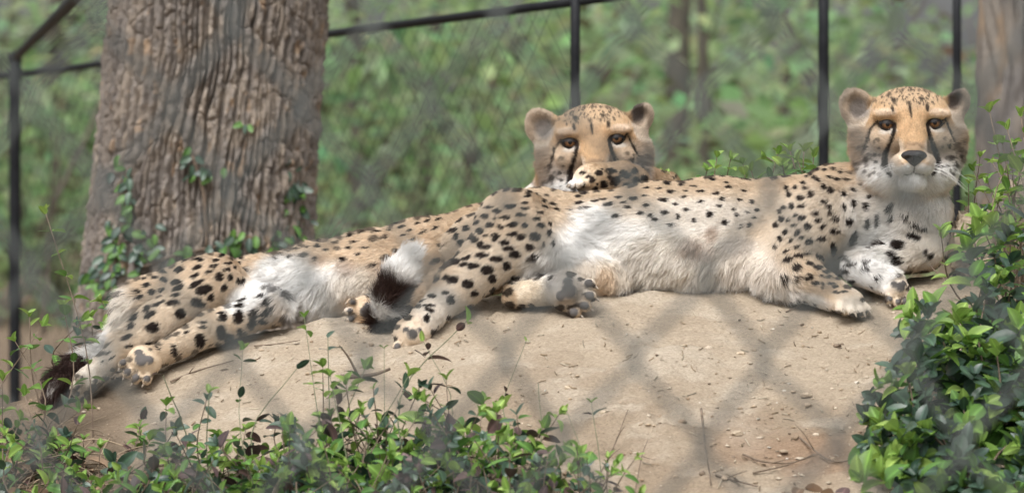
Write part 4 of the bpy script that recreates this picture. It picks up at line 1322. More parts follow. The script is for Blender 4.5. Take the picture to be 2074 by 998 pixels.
    px = 1037 + ctr[:, 0] * S; py = 499 - (ctr[:, 2] - CAM_Z) * S
    px = 1037 + (px - 1037) * D / (D + cfg['ref']); py = 499 + (py - 499) * D / (D + cfg['ref'])
    ln = np.full(len(tri), 0.0078)
    for (cx, cy, rx, ry, L_) in cfg['long']:
        t = sstep(1.3, 0.6, np.sqrt(((px - cx) / rx) ** 2 + ((py - cy) / ry) ** 2)); ln = ln * (1 - t) + L_ * t
    u, w, v = lt[:, 0], lt[:, 1], lt[:, 2]
    hd = sstep(151, 147, w) * sstep(1.2, 1.0, np.sqrt((u / 132) ** 2 + ((v - 5) / 118) ** 2 + (np.clip(w, -300, 0) / 110) ** 2))
    fl = 0.0044 + 0.0042 * sstep(60, 20, w) + 0.007 * sstep(78, 108, np.abs(u)) * sstep(45, 10, v) + 0.007 * sstep(-62, -92, v)
    fl = np.where((np.abs(u) > 78) & (v > 30), 0.0065, fl)
    ln = ln * (1 - hd) + fl * hd
    for (tp, cc, r_) in cfg['tail']:
        t = sstep(1.4, 0.9, np.linalg.norm(ctr - tp, axis=1) / r_); ln = ln * (1 - t) + cfg['tail_len'] * t
    for (pc, r_) in cat.paws:
        t = sstep(1.2, 0.8, np.linalg.norm(ctr - pc, axis=1) / r_); ln = ln * (1 - t) + 0.0032 * t
    bare = np.zeros(len(tri))
    for (pc, r_) in cat.pads: bare = np.maximum(bare, sstep(1.05, 0.85, np.linalg.norm(ctr - pc, axis=1) / r_))
    for (eu, ev) in EYES:
        bare = np.maximum(bare, ((np.sqrt(((u - eu) / 17.5) ** 2 + ((v - ev) / 10.5) ** 2) < 1.0) & (w > 20) & (w < 130)).astype(float))
    bare = np.maximum(bare, ((np.sqrt((u / 27) ** 2 + ((v + 34) / 18) ** 2) < 1) & (w > 90) & (w < 148)).astype(float))
    bare = np.maximum(bare, (ctr[:, 2] < ground_z(ctr[:, 0], ctr[:, 1], False) - 0.006) * 1.0)
    dens = (0.010 / np.clip(ln, 0.005, 0.03)) ** 0.75 * (1 - bare) * np.where(fn[:, 1] > 0.35, 0.35, 1.0) * (1 + 1.1 * hd)
    N = cfg['hairs']
    P, f = sample(N, dens)
    vn = np.zeros(V.shape); 
    for kx in range(3): np.add.at(vn, tri[:, kx], cr)
    vn /= np.linalg.norm(vn, axis=1)[:, None] + 1e-12
    nrm = vn[tri[f]].mean(1); nrm /= np.linalg.norm(nrm, axis=1)[:, None] + 1e-12
    fw = cat.flow(P); 
    fw = fw - nrm * (fw * nrm).sum(1)[:, None]
    m = np.linalg.norm(fw, axis=1)
    fw = np.where(m[:, None] > 1e-6, fw / (m[:, None] + 1e-9), np.array([0, 0, -1.0]))
    hdh = hd[f]
    clump = np.stack([fbm(P * 95 + 1, 2), fbm(P * 95 + 11, 2), fbm(P * 95 + 21, 2)], -1)
    L = ln[f] * rng.uniform(0.65, 1.2, N)
    lift = np.where(ln[f] > 0.018, 0.55, 0.27) * (1 - 0.15 * hdh)
    amt = np.where(ln[f] > 0.015, 0.65, 0.24) * (1 - 0.4 * hdh)
    d1 = fw + nrm * lift[:, None] * 1.5 + clump * amt[:, None] + rng.randn(N, 3) * 0.16
    d1 /= np.linalg.norm(d1, axis=1)[:, None]
    d2 = fw + nrm * lift[:, None] * 0.45 + clump * amt[:, None] * 1.3 + rng.randn(N, 3) * 0.22 + np.array([0, 0, -1.0]) * (ln[f] / 0.03)[:, None] * 0.35
    d2 /= np.linalg.norm(d2, axis=1)[:, None]
    P0 = P - nrm * 0.0006
    P1 = P0 + d1 * (L * 0.40)[:, None]
    P2 = P1 + (d1 * 0.4 + d2 * 0.6) * (L * 0.33)[:, None]
    P3 = P2 + d2 * (L * 0.33)[:, None]
    pts = np.stack([P0, P1, P2, P3], 1)
    hc = bpy.data.hair_curves.new('fur')
    hc.add_curves([4] * N)
    hc.attributes['position'].data.foreach_set('vector', pts.astype(np.float32).ravel())
    ra = hc.attributes.get('radius') or hc.attributes.new('radius', 'FLOAT', 'POINT')
    r0 = 0.00027 * (0.8 + 0.4 * rng.rand(N)) * (1 - 0.25 * hdh)
    ra.data.foreach_set('value', (r0[:, None] * np.array([1.0, 0.95, 0.75, 0.25])).astype(np.float32).ravel())
    ca = hc.attributes.new('Col', 'FLOAT_COLOR', 'CURVE')
    cc = np.ones((N, 4), np.float32); cc[:, :3] = np.clip(coat(P) * (1 + (0.10 + 0.09 * hdh[:, None]) * rng.randn(N, 1)), 0.006, 0.95)
    ca.data.foreach_set('color', cc.ravel())
    hc.materials.append(m_fur)
    link('fur', hc, root)

    # ---- claws, eyes, lids, nose, whiskers
    for (pc, dv, r_) in cat.claws:
        dv = dv / np.linalg.norm(dv)
        pth = spline([pc - dv * r_ * 0.1, pc + dv * r_ * 0.12, pc + dv * r_ * 0.26 + np.array([0, 0, -0.05 * r_])], 6)
        link('claw', MB().tube(pth, np.array([0.07, 0.075, 0.07, 0.055, 0.035, 0.008]) * r_, 7).mesh('claw', m_claw), root)
    for (eu, ev) in EYES:
        fr0 = Vector(h2w(H, (eu, 400, ev))); dirn = Vector(H['B'] @ np.array([0, -1.0, 0]))
        hit, _, _, _ = bvh.ray_cast(fr0, dirn)
        ws = w2h(H, np.array([hit]))[0, 1] if hit is not None else 70
        er = 16.5
        ec = (eu, ws - er + 6.5, ev)
        th, ph = np.meshgrid(np.linspace(0, 2 * math.pi, 40, endpoint=False), np.linspace(0.0, math.pi / 2 * 1.1, 18))
        sv = np.stack([np.cos(th) * np.sin(ph), np.cos(ph), np.sin(th) * np.sin(ph)], -1).reshape(-1, 3)
        i, j = np.meshgrid(np.arange(17), np.arange(40), indexing='ij'); k_ = (j + 1) % 40
        qd = np.stack([i * 40 + j, i * 40 + k_, (i + 1) * 40 + k_, (i + 1) * 40 + j], -1).reshape(-1, 4)
        rr = np.sqrt(sv[:, 0] ** 2 + sv[:, 2] ** 2)
        ia = np.arctan2(sv[:, 2], sv[:, 0])
        amber = np.array([0.17, 0.082, 0.036]); am2 = np.array([0.085, 0.042, 0.02])
        str_ = (0.5 + 0.5 * np.sin(ia * 23 + 3 * np.sin(ia * 7)))[:, None]
        ecol = amber * (0.75 + 0.25 * str_) 
        t = sstep(0.34, 0.62, rr)[:, None]; ecol = ecol * (1 - t) + am2 * t
        t = sstep(0.30, 0.22, rr)[:, None]; ecol = ecol * (1 - t) + 0.004 * t
        t = sstep(0.62, 0.70, rr)[:, None]; ecol = ecol * (1 - t) + 0.006 * t
        wv = np.array([h2w(H, np.array(ec) + s_ * er) for s_ in sv])
        eo = link('eye', mesh_np('eye', wv, qd, True, ecol, m_eye), root)
        # lids: two shells over the ball, leaving an almond between them
        for up in (1, -1):
            rows = []
            sgn = 1 if eu > 0 else -1
            for a in np.linspace(-1, 1, 21):
                x = a * 0.97
                inner = -a * sgn
                edge = (0.12 * (1 - a * a) ** 0.8 + 0.02 - 0.13 * inner) if up > 0 else (-0.50 * (1 - a * a) ** 0.75 - 0.02 - 0.12 * inner)
                row = []
                for q in np.linspace(0, 1, 6):
                    z = edge + up * q * (0.48 if up > 0 else 0.26)
                    rad2 = 1 - x * x * 0.80 - z * z * 0.80
                    y = math.sqrt(max(rad2, 0.02))
                    row.append(h2w(H, np.array(ec) + np.array([x, y, z]) * er * 1.045 + np.array([0, 0.6 * (1 - q), 0])))
                rows.append(row)
            rv = np.array(rows).reshape(-1, 3)
            i, j = np.meshgrid(np.arange(20), np.arange(5), indexing='ij')
            qd2 = np.stack([i * 6 + j, i * 6 + j + 1, (i + 1) * 6 + j + 1, (i + 1) * 6 + j], -1).reshape(-1, 4)
            link('eyelid', mesh_np('eyelid', rv, qd2, True, None, m_lid), eo)
    # nose leather: a heart-shaped pad with two nostrils
    nth, nr = 48, 12
    a = np.linspace(0, 2 * math.pi, nth, endpoint=False)
    out = []
    for t in a:
        cu = 26 * math.cos(t); cv = math.sin(t)
        cv = cv * (14 if cv > 0 else 20) 
        if cv < 0: cu *= (1 + cv / 19 * 0.62)
        if cv > 0: cv += 2.5 * abs(math.cos(t)) - 2
        out.append((cu, cv))
    out = np.array(out)
    nv = [];
    for q in range(nr + 1):
        f_ = q / nr
        for (cu, cv) in out:
            uu, vv_ = cu * f_, cv * f_
            wv_ = 147 - 10 * f_ ** 3 - 0.12 * (vv_ < 0) * abs(vv_) * 1.0 - (uu / 24) ** 2 * 4
            for s in (-1, 1):
                wv_ -= 7.5 * math.exp(-((uu - s * 12) / 4.6) ** 2 - ((vv_ + 3.5) / 3.2) ** 2)
            wv_ -= 1.8 * math.exp(-(uu / 1.6) ** 2) * (vv_ < 2)
            nv.append(h2w(H, (uu - 1, wv_, vv_ - 34)))
    i, j = np.meshgrid(np.arange(nr), np.arange(nth), indexing='ij'); k_ = (j + 1) % nth
    nq = np.stack([i * nth + j, i * nth + k_, (i + 1) * nth + k_, (i + 1) * nth + j], -1).reshape(-1, 4)
    link('nose', mesh_np('nose', np.array(nv), nq, True, None, m_nose), root)
    for s in (-1, 1):
        for q in range(8):
            b0 = np.array([s * (26 + 3 * (q % 3)), 120 - 3 * (q % 3), -46 - 4 * (q // 2) - 2 * (q % 2)])
            ln_ = rng.uniform(60, 110)
            e_ = b0 + np.array([s * 0.8, 0.05 + 0.2 * rng.rand(), -0.25 - 0.35 * rng.rand()]) * ln_
            mid = (b0 + e_) / 2 + np.array([0, 6, 9])
            link('whisker', MB().tube(np.array([h2w(H, x) for x in spline([b0, mid, e_], 9)]), np.linspace(0.00045, 0.00012, 9), 4).mesh('whisker', m_whisker), root)
    return bvh


m_skin = attr_mat('short_coat', 0.8, 0.15, 120, 0.1)
m_fur, nt, b = mat('fur_strand')
at_ = N_(nt, 'ShaderNodeAttribute', attribute_name='Col')
nt.links.new(at_.outputs['Color'], b.inputs['Base Color'])
b.inputs['Roughness'].default_value = 0.55; b.inputs['Specular IOR Level'].default_value = 0.25
m_eye = attr_mat('eye_ball', 0.12, 0.45, 200, 0.05)
m_lid = simple_mat('eyelid_skin', [(0.3, (0.010, 0.008, 0.008)), (0.7, (0.03, 0.022, 0.02))], 200, 0.4, 0.1, 500)
m_nose = simple_mat('nose_leather', [(0.3, (0.010, 0.009, 0.010)), (0.7, (0.022, 0.02, 0.021))], 300, 0.36, 0.35, 900, 0.5)
m_claw = simple_mat('claw_horn', [(0.3, (0.16, 0.13, 0.10)), (0.7, (0.45, 0.38, 0.30))], 300, 0.35)
m_whisker = simple_mat('whisker_hair', [(0.3, (0.8, 0.78, 0.75)), (0.7, (0.9, 0.88, 0.86))], 20, 0.4)

# ================================================================== the head-up cat
p_ = W
def rp2(r, d=0): return r * PXM * (D + d) / D
HR = Cat(); c = HR.cone
def CN(cat, a, ra, b, rb, k=20, flow=None):
    cat.cone(p_(*a), rp2(ra), p_(*b), rp2(rb), k * PXM, flow)
# trunk, chest to rump
T2 = [((1800, 455, 0.03), 96), ((1700, 448, 0.03), 101), ((1590, 462, 0.03), 96), ((1450, 468, 0.03), 103), ((1320, 478, 0.03), 102), ((1210, 484, 0.05), 88), ((1090, 476, 0.07), 88), ((975, 505, 0.08), 74)]
for (a, ra), (b_, rb_) in zip(T2[:-1], T2[1:]): CN(HR, a, ra, b_, rb_, 30)
CN(HR, (1700, 400, 0.05), 62, (1745, 392, 0.03), 58, 30, flow=(-1, 0, -0.6))       # shoulder blade
CN(HR, (1400, 520, -0.02), 58, (1500, 522, -0.02), 56, 30, flow=(-0.5, 0, -1))     # belly
CN(HR, (1290, 520, -0.01), 60, (1400, 520, -0.02), 58, 30, flow=(-0.5, 0, -1))
# neck and chest
CN(HR, (1846, 330, 0.02), 74, (1832, 440, 0.02), 84, 30, flow=(-0.1, -0.3, -1))
CN(HR, (1850, 420, 0.0), 58, (1850, 490, 0.01), 48, 30, flow=(0.0, -0.3, -1))
# hind leg on top: thigh, shank, foot
CN(HR, (1040, 462, -0.01), 78, (1075, 500, -0.04), 56, 30, flow=(-0.8, -0.2, -0.6))
CN(HR, (1050, 470, -0.03), 74, (930, 578, -0.08), 42, 26)
CN(HR, (930, 578, -0.08), 42, (868, 640, -0.12), 27, 20)
CN(HR, (868, 640, -0.12), 27, (836, 676, -0.15), 30, 16)
HR.paw(p_(832, 680, -0.155), (0.02, -0.35, -0.95), (0.15, -0.93, 0.2), rp2(37), ps=0.75)
# hind leg underneath: knee, shank folded back to the hock, foot brought forward
CN(HR, (1120, 500, 0.0), 66, (1225, 556, -0.04), 38, 26, flow=(0.6, 0, -0.6))
CN(HR, (1236, 566, -0.04), 34, (1060, 590, -0.06), 25, 16, flow=(-1, 0, -0.1))
CN(HR, (1040, 598, -0.07), 23, (1120, 588, -0.11), 27, 14, flow=(1, -0.3, 0))
HR.paw(p_(1152, 592, -0.135), (0.88, -0.25, -0.42), (-0.05, -1, 0.12), rp2(44), spread=0.95)
# foreleg nearer the tail
CN(HR, (1660, 440, -0.04), 72, (1578, 545, -0.06), 54, 26, flow=(-0.6, 0, -0.8))
CN(HR, (1590, 545, -0.06), 50, (1690, 598, -0.12), 31, 22)
HR.paw(p_(1716, 612, -0.145), (0.42, -0.80, -0.35), (0.1, -0.25, -1), rp2(40), pads=False, spread=1.0)
# other foreleg: elbow out, wrist folded, paw turned up
CN(HR, (1868, 430, -0.01), 50, (1876, 500, -0.02), 36, 22, flow=(0, 0, -1))
CN(HR, (1868, 440, -0.01), 52, (1866, 500, -0.01), 44, 26, flow=(0, -0.2, -1))
CN(HR, (1872, 508, -0.03), 35, (1740, 540, -0.08), 31, 14)
CN(HR, (1738, 546, -0.085), 29, (1800, 572, -0.11), 27, 10)
HR.paw(p_(1814, 588, -0.12), (0.25, -0.45, -0.85), (0.35, -0.9, -0.1), rp2(31))
# tail: out behind the rump, round the foot, tip lying up
tl = [p_(940, 560, 0.10), p_(870, 640, 0.02), p_(800, 660, -0.055), p_(772, 640, -0.085), p_(788, 604, -0.10), p_(808, 560, -0.105), p_(828, 520, -0.10)]
tr_ = [30, 22, 19, 19, 24, 26, 16]
for i_ in range(6): HR.cone(tl[i_], rp2(tr_[i_]), tl[i_ + 1], rp2(tr_[i_ + 1]), 8 * PXM)
HH = head_local(p_(1841, 285, -0.035), yaw=0.0, roll=0.0, pitch=0.0)
add_head(HR, HH)
sp = parse_spots('1130,428,38,26;1052,408,32,18;1025,505,32,24;1237,408,24,22;1180,370,34,18;1100,352,38,14;1280,347,34,20;1160,475,22,24;945,480,34,20,-10;935,590,26,24,30;835,570,26,12;905,550,20,10;820,620,36,10;820,645,30,10,20;805,685,18,24;1243,315,38,14;1360,307,24,18;1383,253,28,22;1427,300,8,26;1220,284,32,14;1120,308,36,12,-10;1095,293,24,16;1060,267,24,20;993,290,24,18;965,255,18,22;1020,215,22,18;1090,220,22,16;1145,192,26,16;1170,250,26,14;1168,270,18,8;1265,240,32,14;1310,258,26,18,-25;1200,203,20,14;1263,190,30,16,-10;1330,193,22,12;1225,152,24,14;1180,115,26,12;1117,140,22,14;1053,127,24,13;1070,175,24,12;985,170,22,12,-15;955,218,26,12,-15;1165,155,14,8;1310,140,30,10;1255,93,28,12;1330,108,24,8;1390,160,22,10;1410,195,26,12;1408,127,20,8;1135,97,28,8;1085,93,22,8;1000,120,22,10;935,170,18,8,-20;1120,247,14,8;1455,232,12,16;1475,280,10,22;1380,360,26,18,-35;1460,185,10,10;1330,78,16,8;1430,75,20,8;1480,90,20,8;1425,100,16,7;1505,117,20,8;1060,555,20,16;1000,400,26,10,-20;1015,365,28,12,-30;960,385,26,18,-20;910,470,20,16,-30;1340,45,20,6;1400,50,20,6;1450,45,16,6;1390,30,16,5', 560, 380, 2.627)
sp += parse_spots('1110,228,32,14;932,216,26,14;778,253,36,12,-8;1005,262,20,14;895,268,26,10;1185,255,16,10;1250,288,18,14;1118,303,20,16;1035,322,16,14;975,305,22,16;825,320,20,14;1160,378,20,14;1205,328,14,18;1300,350,14,18;1400,315,22,16;1490,365,24,16;1455,266,18,10;1340,236,24,10;1240,207,22,10;1345,175,24,10;1435,190,24,8;1475,225,18,12;1510,150,24,10;1140,130,26,8;1165,180,26,8;1085,157,20,6;1010,155,24,6;1225,135,22,7;1300,143,22,7;1415,103,18,6;1500,122,18,7;1585,232,14,10;1605,173,18,8;1655,237,14,12;1560,320,14,12;1620,303,12,10;1690,287,14,10;1585,388,10,16;1255,172,12,6;1005,203,18,7;1060,348,20,12;640,275,36,10,-12;740,222,30,8,-10;840,205,24,8;870,240,20,8;700,235,24,8;600,248,28,9,-10;545,290,22,8,-10;1640,380,14,12;1545,285,12,10;1670,330,10,12;545,180,24,7;600,205,24,7;640,190,20,7', 980, 330, 3.024)
sp += parse_spots('638,372,26,20;668,472,26,42;740,402,16,34;793,380,12,42,10;735,315,14,24;663,293,18,20;605,300,18,16;670,224,20,13;605,242,18,12;540,225,18,14;508,205,14,11;490,175,16,14;465,155,16,14;548,158,16,11;585,170,16,12;640,172,18,9;655,127,14,16;607,128,14,14;565,112,14,10;613,80,12,10;640,65,10,8;712,187,14,10;690,148,10,7;757,258,18,16;855,310,16,24;565,360,24,14;560,428,32,14;500,402,22,14,-20;420,407,20,18;472,370,20,14;462,333,22,12;385,362,22,14,-20;388,300,20,14;440,236,18,16;380,255,16,14;440,135,16,10;415,210,14,10;505,278,18,12;530,297,16,12;538,333,16,12;362,440,20,16,-20;425,490,22,16,-20;385,470,14,12;490,475,30,12;555,525,20,40,-15;480,568,28,14,20;365,562,30,12;305,583,28,16,-15;345,625,26,16,-15;412,605,24,14;455,628,28,14;400,678,26,18,-15;340,685,18,14;500,652,24,12;435,712,24,12;465,675,18,9;510,680,18,9;480,725,12,22;525,715,20,9;550,733,20,10;600,762,26,8;565,765,20,7;280,680,14,18;410,548,24,8;355,515,22,8,-10;300,540,22,8,-10;980,460,40,24,20;905,510,38,28,15;890,580,22,44,-40;1020,410,30,16,20;790,515,50,14,-10;700,630,36,9,-20;640,605,36,8,-15;760,680,22,10,-30;715,590,30,8;1050,545,12,20;1075,565,14,22;980,395,24,14,10;270,470,16,14;300,440,16,14;250,400,14,18;330,480,14,12;280,370,14,18;330,300,14,18;320,240,14,14;290,310,16,12;345,405,14,12;315,375,12,14;270,330,12,14;240,515,12,14;350,350,12,12;930,345,24,10,20;870,365,14,20;700,100,12,10;560,85,12,8;520,115,14,8;480,112,14,8;405,185,14,9;360,205,14,10;310,215,12,14;420,150,12,8', 1480, 300, 2.627)
PI_ = math.pi
patches = [(1000, 470, 200, 90, 0, PALE, 0.5), (1000, 560, 160, 60, -0.6, PALE, 0.8), (885, 625, 60, 36, -0.7, (0.80, 0.74, 0.66), 0.85), (835, 675, 46, 50, 0, (0.70, 0.58, 0.45), 0.8),
           (1500, 460, 330, 80, 0, PALE, 0.75), (1350, 440, 170, 45, 0, (0.76, 0.67, 0.56), 0.8), (1690, 440, 120, 80, 0, PALE, 0.7),
           (1190, 470, 70, 55, -0.4, WHITE, 1.0), (1260, 510, 130, 80, 0, WHITE, 0.95), (1400, 530, 170, 70, 0, (0.84, 0.78, 0.70), 0.95), (1520, 560, 90, 55, 0, (0.80, 0.73, 0.65), 0.85), (1130, 540, 70, 50, -0.5, WHITE, 0.85),
           (1420, 440, 130, 40, 0, WHITE, 0.45), (1400, 500, 26, 20, 0, BROWN, 0.45), (1445, 480, 16, 18, 0, BROWN, 0.5), (1420, 510, 40, 14, 0, BROWN, 0.4), (1500, 500, 40, 20, 0, GREY, 0.45), (1250, 545, 50, 20, 0.3, (0.72, 0.6, 0.45), 0.5),
           (1760, 450, 60, 80, -0.3, WHITE, 0.6), (1800, 500, 60, 60, 0, WHITE, 0.8), (1860, 440, 70, 70, 0, (0.80, 0.76, 0.71), 0.95), (1850, 395, 80, 26, 0, (0.82, 0.79, 0.75), 0.9), (1760, 550, 80, 40, 0.2, WHITE, 0.97), (1870, 490, 56, 50, 0, (0.76, 0.70, 0.62), 0.8), (1820, 590, 34, 44, 0, (0.66, 0.55, 0.43), 0.7),
           (1580, 600, 90, 26, 0.3, WHITE, 0.8), (1640, 620, 40, 26, 0.3, WHITE, 0.7), (1720, 622, 46, 36, 0, (0.74, 0.66, 0.56), 0.95), (1620, 540, 70, 30, 0.5, TAN, 0.55),
           (1200, 560, 70, 40, 0, PALE, 0.8), (1070, 596, 60, 34, 0, (0.80, 0.71, 0.58), 0.9), (1025, 602, 18, 24, 0, (0.62, 0.46, 0.30), 0.7), (1150, 590, 50, 46, 0, (0.2, 0.18, 0.165), 0.6),
           (1230, 570, 26, 36, 0, (0.66, 0.49, 0.33), 0.8), (1050, 440, 130, 40, -0.1, TAN, 0.4)]
DARKT = np.array([0.050, 0.028, 0.023])
tail2 = []
for t in np.linspace(1.6, 6.0, 26):
    q = int(min(t, 5.999)); pt = tl[q] + (tl[q + 1] - tl[q]) * (t - q)
    cc = WHITE if t > 5.15 else (DARKT if t > 4.2 else (WHITE if t > 3.6 else DARKT * 0.7))
    tail2.append((pt, cc, 0.030 if t > 3 else 0.024))
longs = [(1400, 560, 220, 40, 0.026), (1330, 510, 160, 50, 0.020), (1200, 470, 80, 50, 0.017), (1850, 410, 80, 50, 0.016), (1790, 520, 90, 50, 0.018), (1550, 590, 60, 26, 0.022), (1110, 540, 60, 40, 0.018), (890, 500, 30, 60, 0.018), (1840, 600, 60, 60, 0.008), (1160, 595, 80, 50, 0.006), (1720, 620, 50, 40, 0.0045), (835, 690, 50, 45, 0.007), (1700, 400, 70, 70, 0.012)]
cat_right = empty('cheetah', W(1450, 590, 0.02), 'cheetah lying with raised head, amber eyes staring, white belly exposed, forepaws forward', 'cheetah', 'two resting cheetahs')
build_cat(cat_right, HR, HH, dict(spots=sp, fill=[], patches=patches, tail=tail2, tail_len=0.025, long=longs, hairs=510000, ref=0.0), 12)

# ================================================================== the reclining cat
HL = Cat()
T1 = [((300, 612, 0.10), 54), ((400, 592, 0.09), 64), ((520, 586, 0.10), 60), ((640, 570, 0.13), 74), ((745, 552, 0.16), 80), ((850, 530, 0.21), 84), ((980, 505, 0.29), 88), ((1090, 470, 0.36), 88)]
for (a, ra), (b_, rb_) in reversed(list(zip(T1[:-1], T1[1:]))): CN(HL, b_, rb_, a, ra, 28)
CN(HL, (640, 590, 0.09), 54, (760, 590, 0.11), 56, 26, flow=(-0.6, 0, -1))
CN(HL, (1190, 330, 0.30), 70, (1120, 450, 0.35), 82, 30, flow=(-0.3, 0, -1))
# hind leg on top
CN(HL, (430, 574, 0.03), 54, (400, 585, 0.03), 58, 26, flow=(-0.8, -0.2, -0.5))
CN(HL, (440, 572, 0.02), 54, (318, 655, -0.03), 40, 24)
CN(HL, (318, 655, -0.03), 40, (246, 706, -0.07), 26, 18)
CN(HL, (246, 706, -0.07), 26, (196, 754, -0.10), 23, 14)
HL.paw(p_(176, 770, -0.115), (-0.70, -0.55, -0.40), (0.45, -0.75, -0.6), rp2(33), ps=0.75)
# hind leg underneath
CN(HL, (470, 606, 0.04), 46, (545, 622, 0.0), 38, 22, flow=(0.6, 0, -0.6))
CN(HL, (552, 622, -0.01), 35, (430, 664, -0.05), 32, 14)
CN(HL, (430, 664, -0.05), 32, (325, 718, -0.09), 22, 12)
HL.paw(p_(290, 734, -0.11), (-0.55, -0.35, -0.72), (-0.15, -0.97, 0.1), rp2(38))
# forelegs: one stretched back below the belly, one laid over the other cat
CN(HL, (960, 560, 0.22), 50, (860, 608, 0.06), 34, 18)
CN(HL, (860, 608, 0.06), 32, (755, 622, -0.01), 25, 14)
HL.paw(p_(735, 628, -0.025), (-0.85, -0.35, -0.25), (-0.35, -0.9, -0.25), rp2(31))
CN(HL, (1200, 450, 0.32), 52, (1360, 400, 0.23), 34, 20)
CN(HL, (1350, 380, 0.21), 32, (1260, 360, 0.115), 30, 14)
CN(HL, (1260, 360, 0.115), 30, (1195, 363, 0.09), 31, 12)
HL.paw(p_(1190, 364, 0.085), (-0.74, -0.62, -0.22), (-0.15, -0.2, -1), rp2(33), pads=False)
tl1 = [p_(262, 660, 0.12), p_(222, 712, 0.07), p_(185, 732, 0.0), p_(148, 748, -0.05), p_(120, 776, -0.085), p_(108, 806, -0.10)]
tr1 = [28, 20, 18, 19, 22, 14]
for i_ in range(5): HL.cone(tl1[i_], rp2(tr1[i_]), tl1[i_ + 1], rp2(tr1[i_ + 1]), 8 * PXM)
CN(HL, (262, 620, 0.08), 26, (258, 660, 0.08), 22, 16, flow=(-0.6, -0.2, -0.8))
HH1 = head_local(p_(1204, 318, 0.265), yaw=0.0, roll=-0.055, pitch=0.0, scale=(D + 0.2) / D)
add_head(HL, HH1, 1.0)
sp1 = parse_spots('890,335,45,24,-15;850,395,28,26;925,375,20,16,-40;733,402,38,16;770,455,28,26;627,527,36,26;615,460,35,16,-25;600,430,22,15,-45;660,405,35,10,-25;565,375,20,14,-20;627,350,20,18;680,340,20,14;690,285,22,15;750,295,30,16,-10;765,232,28,16,-5;760,325,32,14,-25;850,305,45,14,-25;840,265,28,12,-20;855,222,28,10,-20;965,270,22,20;1000,240,20,12;1020,275,14,18;990,325,16,22,25;1065,290,22,14,-30;1110,240,14,16;1040,225,8,8;950,190,20,8;985,172,18,7;870,185,24,10;800,195,20,9;500,575,30,12,-30;540,470,14,22,20;520,515,22,14,-40;745,362,22,10;690,245,18,8;645,275,18,8;600,315,22,12,-15;595,280,15,8;915,245,22,10,-15;510,620,24,10;610,615,22,16;880,410,14,20,40;1085,385,28,14,-15;1180,360,30,8;1210,395,22,24;1070,418,28,12,-15;1145,455,24,34,25;1200,455,22,18,-20;1065,475,25,38,10;985,480,22,20;975,455,20,8,-15;885,500,24,8;885,525,18,10;870,592,28,36;975,552,25,34;1015,580,24,26;1075,548,16,20;1135,510,22,32,20;740,643,16,32,-15;800,552,18,8,-20;655,635,14,8,30;1190,495,22,16;1230,430,14,22;940,215,24,8,-10;1010,205,18,7;1070,205,20,8;1090,185,20,7;560,345,16,10;720,180,20,8,-20;670,215,18,8,-20;400,655,14,6,-40;420,680,20,6,-30;370,700,14,6,-40', 60, 450, 2.495)
sp1 += parse_spots('410,250,20,7,-10;430,285,18,7,-10;470,240,24,8,-20;545,235,22,8,-20;590,265,20,12,-35;395,315,18,9;330,290,18,7,-10;300,268,18,7,-10;485,315,22,7;235,310,16,8,-20;215,375,12,12;360,380,18,16;550,213,20,6,-10;675,205,18,6,-10;850,215,22,6,-30;720,225,16,6,-15;350,240,18,6,-12;160,290,16,6,-15;175,315,14,6,-15;250,285,14,6;520,405,20,12;610,225,16,6,-15;450,210,16,5,-15;640,190,18,5,-12;760,190,18,6,-15;790,235,20,7,-30;810,175,18,6,-20;870,170,18,6,-20;120,320,14,6,-20;60,345,20,7,-30;90,360,14,7,-30;440,350,14,8;270,330,14,7;740,270,16,8,-30;690,250,16,7,-20', 560, 380, 2.627)
sp1 += parse_spots('905,680,28,23;795,695,25,21;640,690,20,12;690,770,22,16;610,745,12,20;655,800,18,12;835,735,34,16,-60;905,745,24,16;1030,715,18,20;820,650,26,12,10;755,745,12,16;705,740,8,10;740,640,16,8;860,700,12,10;960,700,16,12', 1000, 150, 3.326)
sp1 += [(1215, 350, 9, 6.5, 0), (1240, 346, 10, 6.5, 0), (1266, 352, 10, 8, 0), (1288, 347, 8, 6, 0), (1250, 366, 13, 9, -0.6), (1226, 373, 9, 7, 0), (1292, 366, 9, 8, 0), (1200, 364, 7, 6, 0), (1276, 379, 10, 7, 0), (1308, 361, 8, 7, 0), (1180, 349, 7, 4, 0)]
